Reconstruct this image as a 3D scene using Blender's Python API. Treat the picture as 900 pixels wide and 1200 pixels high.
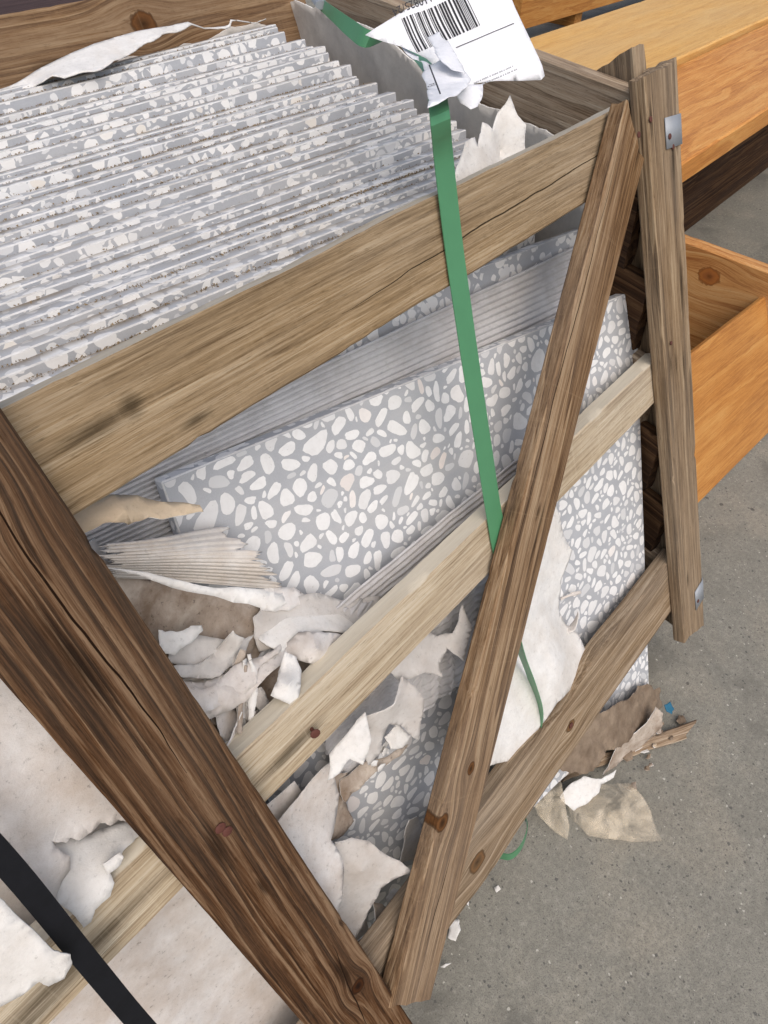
import bpy, bmesh, math, random
import numpy as np
from mathutils import Vector, Matrix, noise
from mathutils.geometry import delaunay_2d_cdt

# ---------------------------------------------------------------- clear, camera, world, light
for o in list(bpy.data.objects): bpy.data.objects.remove(o, do_unlink=True)
SC = bpy.context.scene
COL = SC.collection
R = math.radians
LEAN = R(23.30)          # the tile crate leans back: its front frame is not upright
GROUND = -0.775          # world origin = top corner of the near right post

cam = bpy.data.cameras.new('camera'); co = bpy.data.objects.new('camera', cam); COL.objects.link(co)
cam.sensor_fit = 'HORIZONTAL'; cam.sensor_width = 36.0; cam.lens = 36.0 * 790 / 900
cam.clip_start = 0.01; cam.clip_end = 200
right = Vector((0.65752, -0.75307, 0.02349)); down = Vector((-0.54575, -0.49753, -0.67426)); fwd = Vector((0.51944, 0.43052, -0.73812))
M = Matrix((right, -down, -fwd)).transposed().to_4x4()
M.translation = Vector((-0.695, -0.2994, 0.18905)); co.matrix_world = M
SC.camera = co

SUN_EL, SUN_AZ = R(55), R(212)       # azimuth clockwise from +Y
w = bpy.data.worlds.new('World'); SC.world = w; w.use_nodes = True
nt = w.node_tree; bg = nt.nodes['Background']
sky = nt.nodes.new('ShaderNodeTexSky'); sky.sky_type = 'NISHITA'; sky.sun_disc = False
sky.sun_elevation = SUN_EL; sky.sun_rotation = SUN_AZ; sky.dust_density = 4.0; sky.air_density = 1.0; sky.ozone_density = 0.4
nt.links.new(sky.outputs[0], bg.inputs[0]); bg.inputs[1].default_value = 0.115
sl = bpy.data.lights.new('sun', 'SUN'); sl.energy = 1.5; sl.angle = R(70); sl.color = (1.0, 0.96, 0.915)
so = bpy.data.objects.new('sun', sl); COL.objects.link(so)
sd = Vector((math.sin(SUN_AZ) * math.cos(SUN_EL), math.cos(SUN_AZ) * math.cos(SUN_EL), math.sin(SUN_EL)))
so.rotation_euler = sd.to_track_quat('Z', 'Y').to_euler(); so.location = (0, -1, 4)
SC.view_settings.view_transform = 'Standard'; SC.view_settings.look = 'None'
SC.view_settings.exposure = 0.3; SC.view_settings.gamma = 1.0; SC.view_settings.use_curve_mapping = False

# ---------------------------------------------------------------- helpers
CL, SL = math.cos(LEAN), math.sin(LEAN)
def LW(p):
    "crate frame (along the rails, up the leaning front, into the crate) -> world"
    x, z, n = p
    return Vector((x, z * SL + n * CL, z * CL - n * SL))
UPL = LW((0, 1, 0)); INL = LW((0, 0, 1))

def tag(o, label=None, cat=None, group=None, kind=None):
    if label: o['label'] = label
    if cat: o['category'] = cat
    if group: o['group'] = group
    if kind: o['kind'] = kind
    return o

def link(name, me, M=None, parent=None):
    o = bpy.data.objects.new(name, me); COL.objects.link(o)
    if parent is not None:
        o.parent = parent
        if M is not None: o.matrix_basis = (WM[parent.name].inverted()) @ M
    elif M is not None: o.matrix_basis = M
    WM[o.name] = M.copy() if M is not None else (WM[parent.name].copy() if parent else Matrix())
    return o
WM = {}

def empty(name, loc):
    o = bpy.data.objects.new(name, None); COL.objects.link(o); o.empty_display_size = .05
    o.location = loc; WM[o.name] = Matrix.Translation(loc); return o

def finish(me, mats, angle=35, smooth=True):
    for m in (mats if isinstance(mats, (list, tuple)) else [mats]): me.materials.append(m)
    if smooth:
        me.polygons.foreach_set('use_smooth', [True] * len(me.polygons))
        me.set_sharp_from_angle(angle=R(angle))
    me.update()

def mesh_obj(name, verts, faces, mats, parent=None, smooth=True, angle=35, matidx=None):
    "verts are world points; the object's origin goes to its base"
    vs = [Vector(v) for v in verts]
    c = sum(vs, Vector()) / len(vs); c.z = min(v.z for v in vs)
    me = bpy.data.meshes.new(name); me.from_pydata([v - c for v in vs], [], faces)
    finish(me, mats, angle, smooth)
    if matidx: me.polygons.foreach_set('material_index', matidx)
    return link(name, me, Matrix.Translation(c), parent)

def frame(o, x, z):
    x = Vector(x).normalized(); z = Vector(z); z = (z - x * z.dot(x)).normalized(); y = z.cross(x)
    M = Matrix((x, y, z)).transposed().to_4x4(); M.translation = o
    return M

def nz(p, s, seed=0.0): return noise.noise(Vector(p) * s + Vector((seed * 7.3, seed * 3.1, seed * 5.7)))

def board(name, p0, p1, width, thick, mat, parent=None, zdir=None, seed=0, wob=.0004, bow=0.0, cut0=0.0, cut1=0.0,
          nseg=None, shape=None, chip=.002, bevel=.0016):
    "a sawn board whose middle line runs p0-p1 (world); width across zdir, faces along y. Local x is the grain"
    p0, p1 = Vector(p0), Vector(p1); L = (p1 - p0).length
    Mx = frame((p0 + p1) / 2, p1 - p0, zdir or UPL)
    nseg = nseg or max(12, int(L / .008)); nw = 8
    hw, ht, b = width / 2, thick / 2, bevel
    ring = []
    for j in range(nw + 1): ring.append((-ht, -hw + b + (width - 2 * b) * j / nw))
    ring.append((-ht + b, hw)); ring.append((0, hw)); ring.append((ht - b, hw))
    for j in range(nw + 1): ring.append((ht, hw - b - (width - 2 * b) * j / nw))
    ring.append((ht - b, -hw)); ring.append((0, -hw)); ring.append((-ht + b, -hw))
    nr = len(ring); vs = []
    for i in range(nseg + 1):
        t = i / nseg
        for (y, z) in ring:
            zz = z / hw
            x = -L / 2 + L * t
            if i == 0: x += cut0 * zz + nz((0, y * 3, z), 60, seed) * .0035
            if i == nseg: x += cut1 * zz + nz((9, y * 3, z), 60, seed) * .0035
            dz = nz((x, 0, 0), 9, seed + (1 if z > 0 else 2)) * wob * 1.6 * abs(zz)
            dz += nz((x, y, 0), 55, seed + (3 if z > 0 else 4)) * wob * .6 * (abs(zz) > .9)
            dy = nz((x, 0, z * 2), 7, seed + 5) * wob
            edge = abs(zz) > .93 and abs(y) > ht * .6
            if edge:
                c = max(0, nz((x, 0, z), 70, seed + (6 if y < 0 else 7)) - .45) * chip * 2.5
                dz -= math.copysign(c, z); dy -= math.copysign(c * .7, y)
            dy += bow * (1 - (2 * t - 1) ** 2)
            if shape: dz += shape(x, zz)
            vs.append((x, y + dy, z + dz))
    fs = []
    for i in range(nseg):
        for j in range(nr):
            a, c = i * nr + j, i * nr + (j + 1) % nr
            fs.append((a, c, c + nr, a + nr))
    for i, flip in ((0, True), (nseg, False)):
        n0 = len(vs); cx = sum(vs[i * nr + j][0] for j in range(nr)) / nr
        vs.append((cx, 0, 0))
        for j in range(nr):
            a, c = i * nr + j, i * nr + (j + 1) % nr
            fs.append((c, a, n0) if flip else (a, c, n0))
    me = bpy.data.meshes.new(name); me.from_pydata(vs, [], fs)
    finish(me, mat, 40)
    bm = bmesh.new(); bm.from_mesh(me); bmesh.ops.recalc_face_normals(bm, faces=bm.faces); bm.to_mesh(me); bm.free()
    return link(name, me, Mx, parent)

def inside(x, y, P):
    r = False; j = len(P) - 1
    for i in range(len(P)):
        (xi, yi), (xj, yj) = P[i], P[j]
        if (yi > y) != (yj > y) and x < (xj - xi) * (y - yi) / (yj - yi) + xi: r = not r
        j = i
    return r

def sheet(name, pts, mats, parent=None, jag=.12, clean=(), res=.008, ctrl=(), rough=.0018, thick=.0009, seed=0, rscale=22, min_seg=.0020):
    "a torn sheet of board or paper: outline given as world points, ragged edges, relief between the points"
    rnd = random.Random(seed * 101 + 7)
    P = [Vector(p) for p in pts]; N = Vector()
    for i in range(len(P)): N += (P[i] - P[0]).cross(P[(i + 1) % len(P)] - P[0])
    N.normalize(); c0 = sum(P, Vector()) / len(P)
    U = (P[1] - P[0]); U = (U - N * U.dot(N)).normalized(); V = N.cross(U)
    f2 = lambda p: ((p - c0).dot(U), (p - c0).dot(V), (p - c0).dot(N))
    Q = [f2(p) for p in P]
    out = []
    def split(a, b, amp, d):
        L = math.hypot(b[0] - a[0], b[1] - a[1])
        if d <= 0 or L < min_seg: return [a]
        t = .5 + rnd.uniform(-.12, .12)
        k = rnd.gauss(0, 1) * amp * L * min(1.25, (L / .02) ** .3)
        m = (a[0] + (b[0] - a[0]) * t - (b[1] - a[1]) / L * k, a[1] + (b[1] - a[1]) * t + (b[0] - a[0]) / L * k, a[2] + (b[2] - a[2]) * t)
        return split(a, m, amp, d - 1) + split(m, b, amp, d - 1)
    for i in range(len(Q)):
        a, b = Q[i], Q[(i + 1) % len(Q)]
        out += split(a, b, .02 if i in clean else jag * .62, 6)
    C = np.array(Q + [f2(Vector(c)) for c in ctrl])
    xy = C[:, :2]; n_ = len(C); K = np.hypot(xy[:, None, 0] - xy[None, :, 0], xy[:, None, 1] - xy[None, :, 1])
    A_ = np.zeros((n_ + 3, n_ + 3)); A_[:n_, :n_] = K - np.eye(n_) * .0008; A_[:n_, n_] = 1; A_[:n_, n_ + 1:] = xy; A_[n_, :n_] = 1; A_[n_ + 1:, :n_] = xy.T
    wt = np.linalg.solve(A_, np.concatenate([C[:, 2], [0, 0, 0]]))
    def depth(x, y): return float(np.hypot(xy[:, 0] - x, xy[:, 1] - y) @ wt[:n_] + wt[n_] + wt[n_ + 1] * x + wt[n_ + 2] * y)
    poly = [(q[0], q[1]) for q in out]
    xs = [p[0] for p in poly]; ys = [p[1] for p in poly]
    verts = [Vector(p) for p in poly]; zdep = [q[2] for q in out]
    gx = int((max(xs) - min(xs)) / res) + 1; gy = int((max(ys) - min(ys)) / res) + 1
    for i in range(gx + 1):
        for j in range(gy + 1):
            x = min(xs) + i * res + rnd.uniform(-.25, .25) * res + (j % 2) * res / 2; y = min(ys) + j * res + rnd.uniform(-.25, .25) * res
            if inside(x, y, poly): verts.append(Vector((x, y))); zdep.append(None)
    no = len(poly)
    r = delaunay_2d_cdt(verts, [(i, (i + 1) % no) for i in range(no)], [list(range(no))], 1, 1e-6)
    vs = []
    for p, orig in zip(r[0], r[3]):
        z = depth(p.x, p.y)
        z += (1.3 * abs(nz((p.x, p.y * .5, 0), rscale * .7, seed)) - .3 + .25 * nz((p.x * .7, p.y, 3), rscale * 2.3, seed + 1) + .06 * nz((p.x, p.y, 9), rscale * 8, seed)) * rough
        vs.append(c0 + U * p.x + V * p.y + N * z)
    o = mesh_obj(name, vs, [tuple(f) for f in r[2]], mats, parent, True, 24)
    sm = o.modifiers.new('thickness', 'SOLIDIFY'); sm.thickness = thick; sm.offset = 0
    if isinstance(mats, (list, tuple)) and len(mats) > 1: sm.material_offset_rim = 1
    return o

def corrugated(name, c00, c10, c11, c01, ribs, amp, mat, parent=None, ragged=.05, seed=0, nu=70, ctrl=None, thick=.0008, per=6, rag_v=0.0):
    "single-face corrugated board; flutes run from c00 to c10"
    c = [Vector(LW(q)) for q in (c00, c10, c11, c01)]
    nv = ribs * per; vs = []; fs = []
    for j in range(nv + 1):
        v = j / nv
        e0 = ragged * (.5 + nz((v * 9, 0, 0), 1.4, seed) + .5 * nz((v * 40, 0, 0), 1, seed)); e1 = 1 - ragged * (.5 + nz((v * 9, 5, 0), 1.4, seed) + .5 * nz((v * 40, 5, 0), 1, seed))
        for i in range(nu + 1):
            u = e0 + (e1 - e0) * i / nu
            vv = v * (1 - rag_v * (.5 + nz((u * 14, 0, 3), 1, seed + 3) + .6 * nz((u * 60, 0, 3), 1, seed + 3)))
            p = c[0] * (1 - u) * (1 - vv) + c[1] * u * (1 - vv) + c[2] * u * vv + c[3] * (1 - u) * vv
            n = (c[1] - c[0]).cross(c[3] - c[0]).normalized()
            if n.dot(INL) > 0: n = -n
            ph = v * ribs * 2 * math.pi
            p = p + n * (amp * math.sin(ph) + nz(p, 14, seed) * .0025 + nz(p, 45, seed) * .0008)
            if ctrl: p = p + n * ctrl(u, v)
            vs.append(p)
    k = nu + 1
    for j in range(nv):
        for i in range(nu): fs.append((j * k + i, j * k + i + 1, (j + 1) * k + i + 1, (j + 1) * k + i))
    o = mesh_obj(name, vs, fs, mat, parent, True, 60)
    sm = o.modifiers.new('thickness', 'SOLIDIFY'); sm.thickness = thick; sm.offset = 0
    return o

def ribbon(name, path, widths, mat, parent=None, thick=.0008, sub=6):
    "strap: path of world points with a half-width vector each, Catmull-Rom smoothed"
    P = [Vector(p) for p in path]; Wd = [Vector(q) for q in widths]
    def cr(A, i, t):
        a, b, c, d = A[max(i - 1, 0)], A[i], A[i + 1], A[min(i + 2, len(A) - 1)]
        return .5 * ((2 * b) + (c - a) * t + (2 * a - 5 * b + 4 * c - d) * t * t + (3 * b - a - 3 * c + d) * t ** 3)
    vs = []; fs = []
    C = []; H = []
    for i in range(len(P) - 1):
        for k in range(sub): C.append(cr(P, i, k / sub)); H.append(cr(Wd, i, k / sub))
    C.append(P[-1]); H.append(Wd[-1])
    for i, (c, h) in enumerate(zip(C, H)):
        d = (C[min(i + 1, len(C) - 1)] - C[max(i - 1, 0)]).normalized(); n = d.cross(h).normalized() * thick / 2
        vs += [c - h + n, c + h + n, c + h - n, c - h - n]
    for i in range(len(C) - 1):
        for j in range(4): a, b = i * 4 + j, i * 4 + (j + 1) % 4; fs.append((a, b, b + 4, a + 4))
    fs += [(3, 2, 1, 0), tuple(len(vs) - 4 + j for j in range(4))]
    return mesh_obj(name, vs, fs, mat, parent, True, 40)

# ---------------------------------------------------------------- materials
def new_mat(name, rough=.8, spec=.3):
    m = bpy.data.materials.new(name); m.use_nodes = True
    b = m.node_tree.nodes['Principled BSDF']; b.inputs['Roughness'].default_value = rough
    b.inputs['Specular IOR Level'].default_value = spec
    return m, m.node_tree, b
class NB:
    def __init__(s, nt): s.nt = nt; s.l = nt.links
    def n(s, t, **kw):
        x = s.nt.nodes.new(t)
        for k, v in kw.items(): setattr(x, k, v)
        return x
    def put(s, sock, v):
        if isinstance(v, bpy.types.NodeSocket): s.l.new(v, sock)
        elif v is not None:
            if hasattr(sock.default_value, '__len__') and not hasattr(v, '__len__'): v = (v,) * len(sock.default_value)
            if hasattr(v, '__len__') and len(v) == 3 and len(sock.default_value) == 4: v = (*v, 1)
            sock.default_value = v
    def math(s, op, a, b=None, c=None, clamp=False):
        x = s.n('ShaderNodeMath', operation=op, use_clamp=clamp)
        for i, v in enumerate((a, b, c)):
            if v is not None: s.put(x.inputs[i], v)
        return x.outputs[0]
    def vec(s, op, a, b=None, scale=None):
        x = s.n('ShaderNodeVectorMath', operation=op); s.put(x.inputs[0], a)
        if b is not None: s.put(x.inputs[1], b)
        if scale is not None: s.put(x.inputs['Scale'], scale)
        return x.outputs['Value'] if op in ('LENGTH', 'DOT_PRODUCT', 'DISTANCE') else x.outputs[0]
    def noise(s, co, scale=1, detail=4, rough=.55, dist=0.0, out=0):
        x = s.n('ShaderNodeTexNoise'); s.put(x.inputs['Vector'], co); s.put(x.inputs['Scale'], scale)
        s.put(x.inputs['Detail'], detail); s.put(x.inputs['Roughness'], rough); s.put(x.inputs['Distortion'], dist); return x.outputs[out]
    def ramp(s, f, stops, interp='LINEAR'):
        x = s.n('ShaderNodeValToRGB'); cr = x.color_ramp; cr.interpolation = interp
        while len(cr.elements) < len(stops): cr.elements.new(.5)
        for e, (p, c) in zip(cr.elements, stops):
            e.position = p; e.color = (*c, 1) if hasattr(c, '__len__') else (c, c, c, 1)
        s.put(x.inputs[0], f); return x.outputs[0]
    def mix(s, f, a, b, blend='MIX'):
        x = s.n('ShaderNodeMix', data_type='RGBA', blend_type=blend); s.put(x.inputs[0], f); s.put(x.inputs[6], a); s.put(x.inputs[7], b); return x.outputs[2]
    def bump(s, h, strength, dist, normal=None):
        x = s.n('ShaderNodeBump'); s.put(x.inputs['Height'], h); x.inputs['Strength'].default_value = strength; x.inputs['Distance'].default_value = dist
        if normal: s.put(x.inputs['Normal'], normal)
        return x.outputs[0]
    def obj(s, jitter=True):
        c = s.n('ShaderNodeTexCoord').outputs['Object']
        if not jitter: return c
        r = s.n('ShaderNodeObjectInfo').outputs['Random']
        k = s.n('ShaderNodeCombineXYZ'); s.put(k.inputs[0], s.math('MULTIPLY', r, 37.0)); s.put(k.inputs[1], s.math('MULTIPLY', r, 11.3)); s.put(k.inputs[2], s.math('MULTIPLY', r, 23.7))
        return s.vec('ADD', c, k.outputs[0])

def wood(name, dark, mid, light, ring=26.0, ring_str=.6, grey=(.28, .26, .23), grey_amt=.4, knots=(), stains=(), cracks=(), bump=.5, saw=.25, tilt=0.0, seed=0.0, rough=.88, edge_pale=None, bias=0.0):
    "sawn softwood; local x is the grain; knots (x, z, r), dark nail stains (x, z, length, width), cracks (x0, z0, x1, z1)"
    m, nt, bs = new_mat(name, rough, .12); B = NB(nt)
    raw = B.obj(False)
    sx = B.n('ShaderNodeSeparateXYZ'); B.put(sx.inputs[0], raw); X, Yc, Z = sx.outputs
    knot_mask = None; zz = Z
    for (kx, kz, kr) in knots:
        dx = B.math('SUBTRACT', X, kx); dz = B.math('SUBTRACT', Z, kz)
        r2 = B.math('ADD', B.math('POWER', B.math('DIVIDE', dx, kr * 3.2), 2.0), B.math('POWER', B.math('DIVIDE', dz, kr * 2.2), 2.0))
        g = B.math('EXPONENT', B.math('MULTIPLY', r2, -1.0))
        zz = B.math('SUBTRACT', zz, B.math('MULTIPLY', B.math('MULTIPLY', dz, g), .85))
    cb = B.n('ShaderNodeCombineXYZ'); B.put(cb.inputs[0], X); B.put(cb.inputs[1], Yc); B.put(cb.inputs[2], zz)
    off = B.vec('ADD', cb.outputs[0], (seed * 3.7, seed * 1.3, seed * 2.1))
    rt = B.n('ShaderNodeVectorRotate', rotation_type='Y_AXIS'); B.put(rt.inputs['Vector'], off); rt.inputs['Angle'].default_value = tilt
    off = rt.outputs[0]
    # growth rings cut along the board
    wv = B.vec('MULTIPLY', off, (.3, ring, ring))
    warp = B.noise(B.vec('MULTIPLY', off, (3.5, 6, 6)), 1, 3, .5, out=1)
    wv2 = B.vec('ADD', wv, B.vec('SCALE', warp, scale=.42))
    r1 = B.noise(wv2, 1.0, 2, .45)
    saw_r = B.math('FRACT', B.math('MULTIPLY', r1, 9.0))
    rings = B.ramp(saw_r, [(0, .1), (.5, .45), (.8, 1), (.9, .95), (.95, .1), (1, .1)])
    fib = B.noise(B.vec('MULTIPLY', off, (15, 720, 720)), 1, 6, .75)
    fib2 = B.noise(B.vec('MULTIPLY', off, (5, 80, 80)), 1, 8, .7)
    big = B.noise(B.vec('MULTIPLY', off, (2.2, 9, 9)), 1, 4, .55)
    fib3 = B.noise(B.vec('MULTIPLY', off, (9, 300, 300)), 1, 6, .75)
    c_ = lambda n, k: B.math('MULTIPLY', B.math('SUBTRACT', n, .5), k)
    t = B.math('ADD', B.math('ADD', c_(rings, ring_str * .62), c_(fib2, .7)), B.math('ADD', c_(fib, 1.25), c_(fib3, .9)))
    t = B.math('ADD', t, .41 + bias)
    col = B.ramp(t, [(.12, dark), (.42, mid), (.8, light)])
    gm = B.ramp(B.math('ADD', B.math('MULTIPLY', big, .7), B.math('MULTIPLY', fib, .45)), [(.42, 0), (.72, 1)])
    col = B.mix(B.math('MULTIPLY', gm, grey_amt), col, grey)
    # weathered dark specks in the fibres
    sp = B.noise(B.vec('MULTIPLY', off, (70, 900, 900)), 1, 3, .7)
    col = B.mix(B.ramp(sp, [(.58, 0), (.70, .6)]), col, tuple(c * .38 for c in mid))
    height = B.math('ADD', B.math('MULTIPLY', rings, .35 * ring_str + .05), B.math('MULTIPLY', fib, .5))
    for (kx, kz, kr) in knots:
        dx = B.math('SUBTRACT', X, kx); dz = B.math('SUBTRACT', Z, kz)
        d = B.math('SQRT', B.math('ADD', B.math('POWER', B.math('MULTIPLY', dx, .8), 2.0), B.math('POWER', dz, 2.0)))
        d = B.math('ADD', B.math('DIVIDE', d, kr), B.math('MULTIPLY', B.math('SUBTRACT', B.noise(raw, 120, 2), .5), .5))
        kc = B.ramp(B.math('MULTIPLY', d, .45), [(0, tuple(c * .35 for c in dark)), (.14, tuple(c * 1.2 for c in dark)), (.3, (mid[0] * 1.05, mid[1] * .8, mid[2] * .6)), (.42, tuple(c * .35 for c in dark)), (.55, mid)])
        col = B.mix(B.ramp(d, [(.8, 1), (1.25, 0)]), col, kc)
        col = B.mix(B.math('MULTIPLY', B.ramp(d, [(.9, .7), (2.6, 0)]), .75), col, tuple(c * .8 for c in dark))
    for (kx, kz, ln, wd) in stains:
        dx = B.math('DIVIDE', B.math('SUBTRACT', X, kx), ln); dz = B.math('DIVIDE', B.math('SUBTRACT', Z, kz), wd)
        d = B.math('SQRT', B.math('ADD', B.math('POWER', dx, 2.0), B.math('POWER', dz, 2.0)))
        d = B.math('ADD', d, B.math('ADD', B.math('MULTIPLY', B.math('SUBTRACT', fib, .5), 1.5), B.math('MULTIPLY', B.math('SUBTRACT', fib2, .5), .8)))
        col = B.mix(B.ramp(d, [(.2, .72), (1.0, 0)]), col, tuple(c * .13 for c in mid))
    for (x0, z0, x1, z1) in cracks:
        tpar = B.math('DIVIDE', B.math('SUBTRACT', X, x0), (x1 - x0))
        wob = B.math('MULTIPLY', B.math('SUBTRACT', B.noise(B.vec('MULTIPLY', raw, (9, 1, 1)), 1, 3, .5), .5), .012)
        zc = B.math('ADD', B.math('ADD', z0, B.math('MULTIPLY', tpar, z1 - z0)), wob)
        d = B.math('ABSOLUTE', B.math('SUBTRACT', Z, zc))
        wdt = B.math('MULTIPLY', B.math('MULTIPLY', tpar, B.math('SUBTRACT', 1.0, tpar)), .0022)
        inside_ = B.math('MULTIPLY', B.math('GREATER_THAN', tpar, 0.0), B.math('LESS_THAN', tpar, 1.0))
        cm = B.math('MULTIPLY', B.math('LESS_THAN', d, B.math('ADD', wdt, .0001)), inside_)
        col = B.mix(cm, col, tuple(c * .16 for c in mid)); height = B.math('SUBTRACT', height, B.math('MULTIPLY', cm, 1.5))
    if edge_pale:
        on = B.n('ShaderNodeSeparateXYZ'); B.put(on.inputs[0], B.n('ShaderNodeTexCoord').outputs['Normal'])
        ep = B.math('MULTIPLY', B.ramp(on.outputs[2], [(.72, 0), (.92, 1)]), B.ramp(fib2, [(.3, .95), (.72, .35)]))
        col = B.mix(ep, col, edge_pale)
    if saw:
        sm = B.noise(B.vec('MULTIPLY', off, (260, 6, 6)), 1, 2, .5)
        col = B.mix(B.ramp(sm, [(.6, 0), (.75, saw * .4)]), col, light)
        height = B.math('ADD', height, B.math('MULTIPLY', sm, .12))
    B.put(bs.inputs['Base Color'], col)
    B.put(bs.inputs['Normal'], B.bump(height, bump, .0022))
    return m

def terrazzo(name, plain=False, edge=False):
    m, nt, bs = new_mat(name, .42, .45); B = NB(nt); co = B.obj()
    n1 = B.noise(co, 35, 3); fine = B.noise(co, 900, 3, .7)
    base = B.mix(n1, (.365, .38, .405), (.455, .47, .495))
    base = B.mix(B.ramp(fine, [(.35, .3), (.7, 0)]), base, (.27, .275, .29))
    if not plain:
        wco = B.vec('ADD', co, B.vec('SCALE', B.noise(co, 70, 2, out=1), scale=.005))
        def layer(cell, lo, hi, keep):
            v = B.n('ShaderNodeTexVoronoi', feature='DISTANCE_TO_EDGE'); B.put(v.inputs['Vector'], wco); v.inputs['Scale'].default_value = 1 / cell
            f = B.n('ShaderNodeTexVoronoi', feature='F1'); B.put(f.inputs['Vector'], wco); f.inputs['Scale'].default_value = 1 / cell
            s = B.n('ShaderNodeSeparateColor'); B.put(s.inputs[0], f.outputs['Color'])
            k = B.math('MULTIPLY', B.math('GREATER_THAN', s.outputs[0], keep), B.math('MULTIPLY', B.ramp(v.outputs['Distance'], [(lo, 0), (hi, 1)]), B.ramp(f.outputs['Distance'], [(.47, 1), (.49, 0)])))
            return k, s.outputs[1], v.outputs['Distance']
        k1, c1, d1 = layer(.019, .07, .085, .12); k2, c2, d2 = layer(.0095, .09, .12, .4)
        gap = B.math('MULTIPLY', k2, B.math('SUBTRACT', 1.0, k1))
        chip = B.math('MAXIMUM', k1, B.math('MULTIPLY', gap, .9))
        cc = B.ramp(B.mix(k1, c2, c1), [(0, (.52, .53, .55)), (.3, (.74, .74, .73)), (.93, (.8, .79, .77)), (1, (.72, .68, .62))])
        base = B.mix(chip, base, cc)
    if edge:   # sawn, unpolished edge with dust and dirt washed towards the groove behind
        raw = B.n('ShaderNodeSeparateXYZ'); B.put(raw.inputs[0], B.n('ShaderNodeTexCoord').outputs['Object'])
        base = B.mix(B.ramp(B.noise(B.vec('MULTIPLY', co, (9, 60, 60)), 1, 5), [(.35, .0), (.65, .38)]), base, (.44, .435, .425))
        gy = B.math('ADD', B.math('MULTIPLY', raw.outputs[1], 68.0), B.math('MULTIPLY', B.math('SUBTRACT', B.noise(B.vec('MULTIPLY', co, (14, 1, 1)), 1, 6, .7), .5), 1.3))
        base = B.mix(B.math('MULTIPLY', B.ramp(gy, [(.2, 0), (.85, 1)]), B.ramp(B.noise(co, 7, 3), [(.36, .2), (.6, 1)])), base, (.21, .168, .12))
    dust = B.noise(B.vec('MULTIPLY', co, (6, 40, 40)), 1, 4)
    base = B.mix(B.ramp(dust, [(.5, 0), (.75, .35)]), base, (.55, .53, .5))
    B.put(bs.inputs['Base Color'], base); B.put(bs.inputs['Roughness'], B.ramp(n1, [(.3, .4), (.7, .6)]))
    B.put(bs.inputs['Normal'], B.bump(fine, .08, .0006))
    return m

def chip_mat():
    m, nt, bs = new_mat('stone_chip', .4, .45); B = NB(nt); co = B.obj()
    g = B.n('ShaderNodeNewGeometry').outputs['Random Per Island']; r = B.n('ShaderNodeObjectInfo').outputs['Random']
    k = B.math('FRACT', B.math('ADD', g, r))
    c = B.ramp(k, [(0, (.54, .55, .56)), (.12, (.66, .66, .66)), (.3, (.73, .73, .725)), (.96, (.78, .78, .775)), (.985, (.76, .69, .64)), (1, (.55, .56, .58))])
    v = B.noise(co, 160, 5, .65); c = B.mix(B.ramp(v, [(.45, 0), (.7, .35)]), c, (.58, .57, .56))
    p = B.noise(co, 420, 2, .5); c = B.mix(B.ramp(p, [(.7, 0), (.76, .4)]), c, (.35, .33, .3))
    B.put(bs.inputs['Base Color'], c); return m

def paper(name, col, stain=(.40, .30, .21), amt=.35, speck=.3, rough=.85, jitter=True, sc=1.0):
    m, nt, bs = new_mat(name, rough, .2); B = NB(nt); co = B.obj(jitter)
    b = B.math('ADD', B.math('MULTIPLY', B.noise(co, 11 * sc, 4, .6, .4), .55), B.math('MULTIPLY', B.noise(co, 42 * sc, 6, .68, .3), .45)); f = B.noise(co, 60, 6, .75); fib = B.noise(B.vec('MULTIPLY', co, (1, 2.2, 1)), 700, 3, .7)
    c = B.mix(B.ramp(f, [(.3, 0), (.7, .8)]), col, tuple(x * .76 for x in col))
    c = B.mix(B.math('MULTIPLY', B.ramp(b, [(.43, 0), (.62, 1)]), amt), c, stain)
    sp = B.noise(co, 240, 4, .75); c = B.mix(B.math('MULTIPLY', B.ramp(sp, [(.60, 0), (.72, 1)]), B.math('MULTIPLY', b, speck * 1.6)), c, (.09, .07, .055))
    B.put(bs.inputs['Base Color'], c)
    B.put(bs.inputs['Normal'], B.bump(B.math('ADD', B.math('MULTIPLY', f, .8), B.math('MULTIPLY', fib, .3)), .4, .0025))
    return m

def plain(name, col, rough=.6, spec=.4, var=.25, scale=60, metal=0.0, bump=.1):
    m, nt, bs = new_mat(name, rough, spec); B = NB(nt); co = B.obj()
    f = B.noise(co, scale, 5, .65)
    B.put(bs.inputs['Base Color'], B.mix(f, tuple(x * (1 - var) for x in col), tuple(min(1, x * (1 + var)) for x in col)))
    bs.inputs['Metallic'].default_value = metal
    B.put(bs.inputs['Normal'], B.bump(f, bump, .002)); return m

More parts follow.
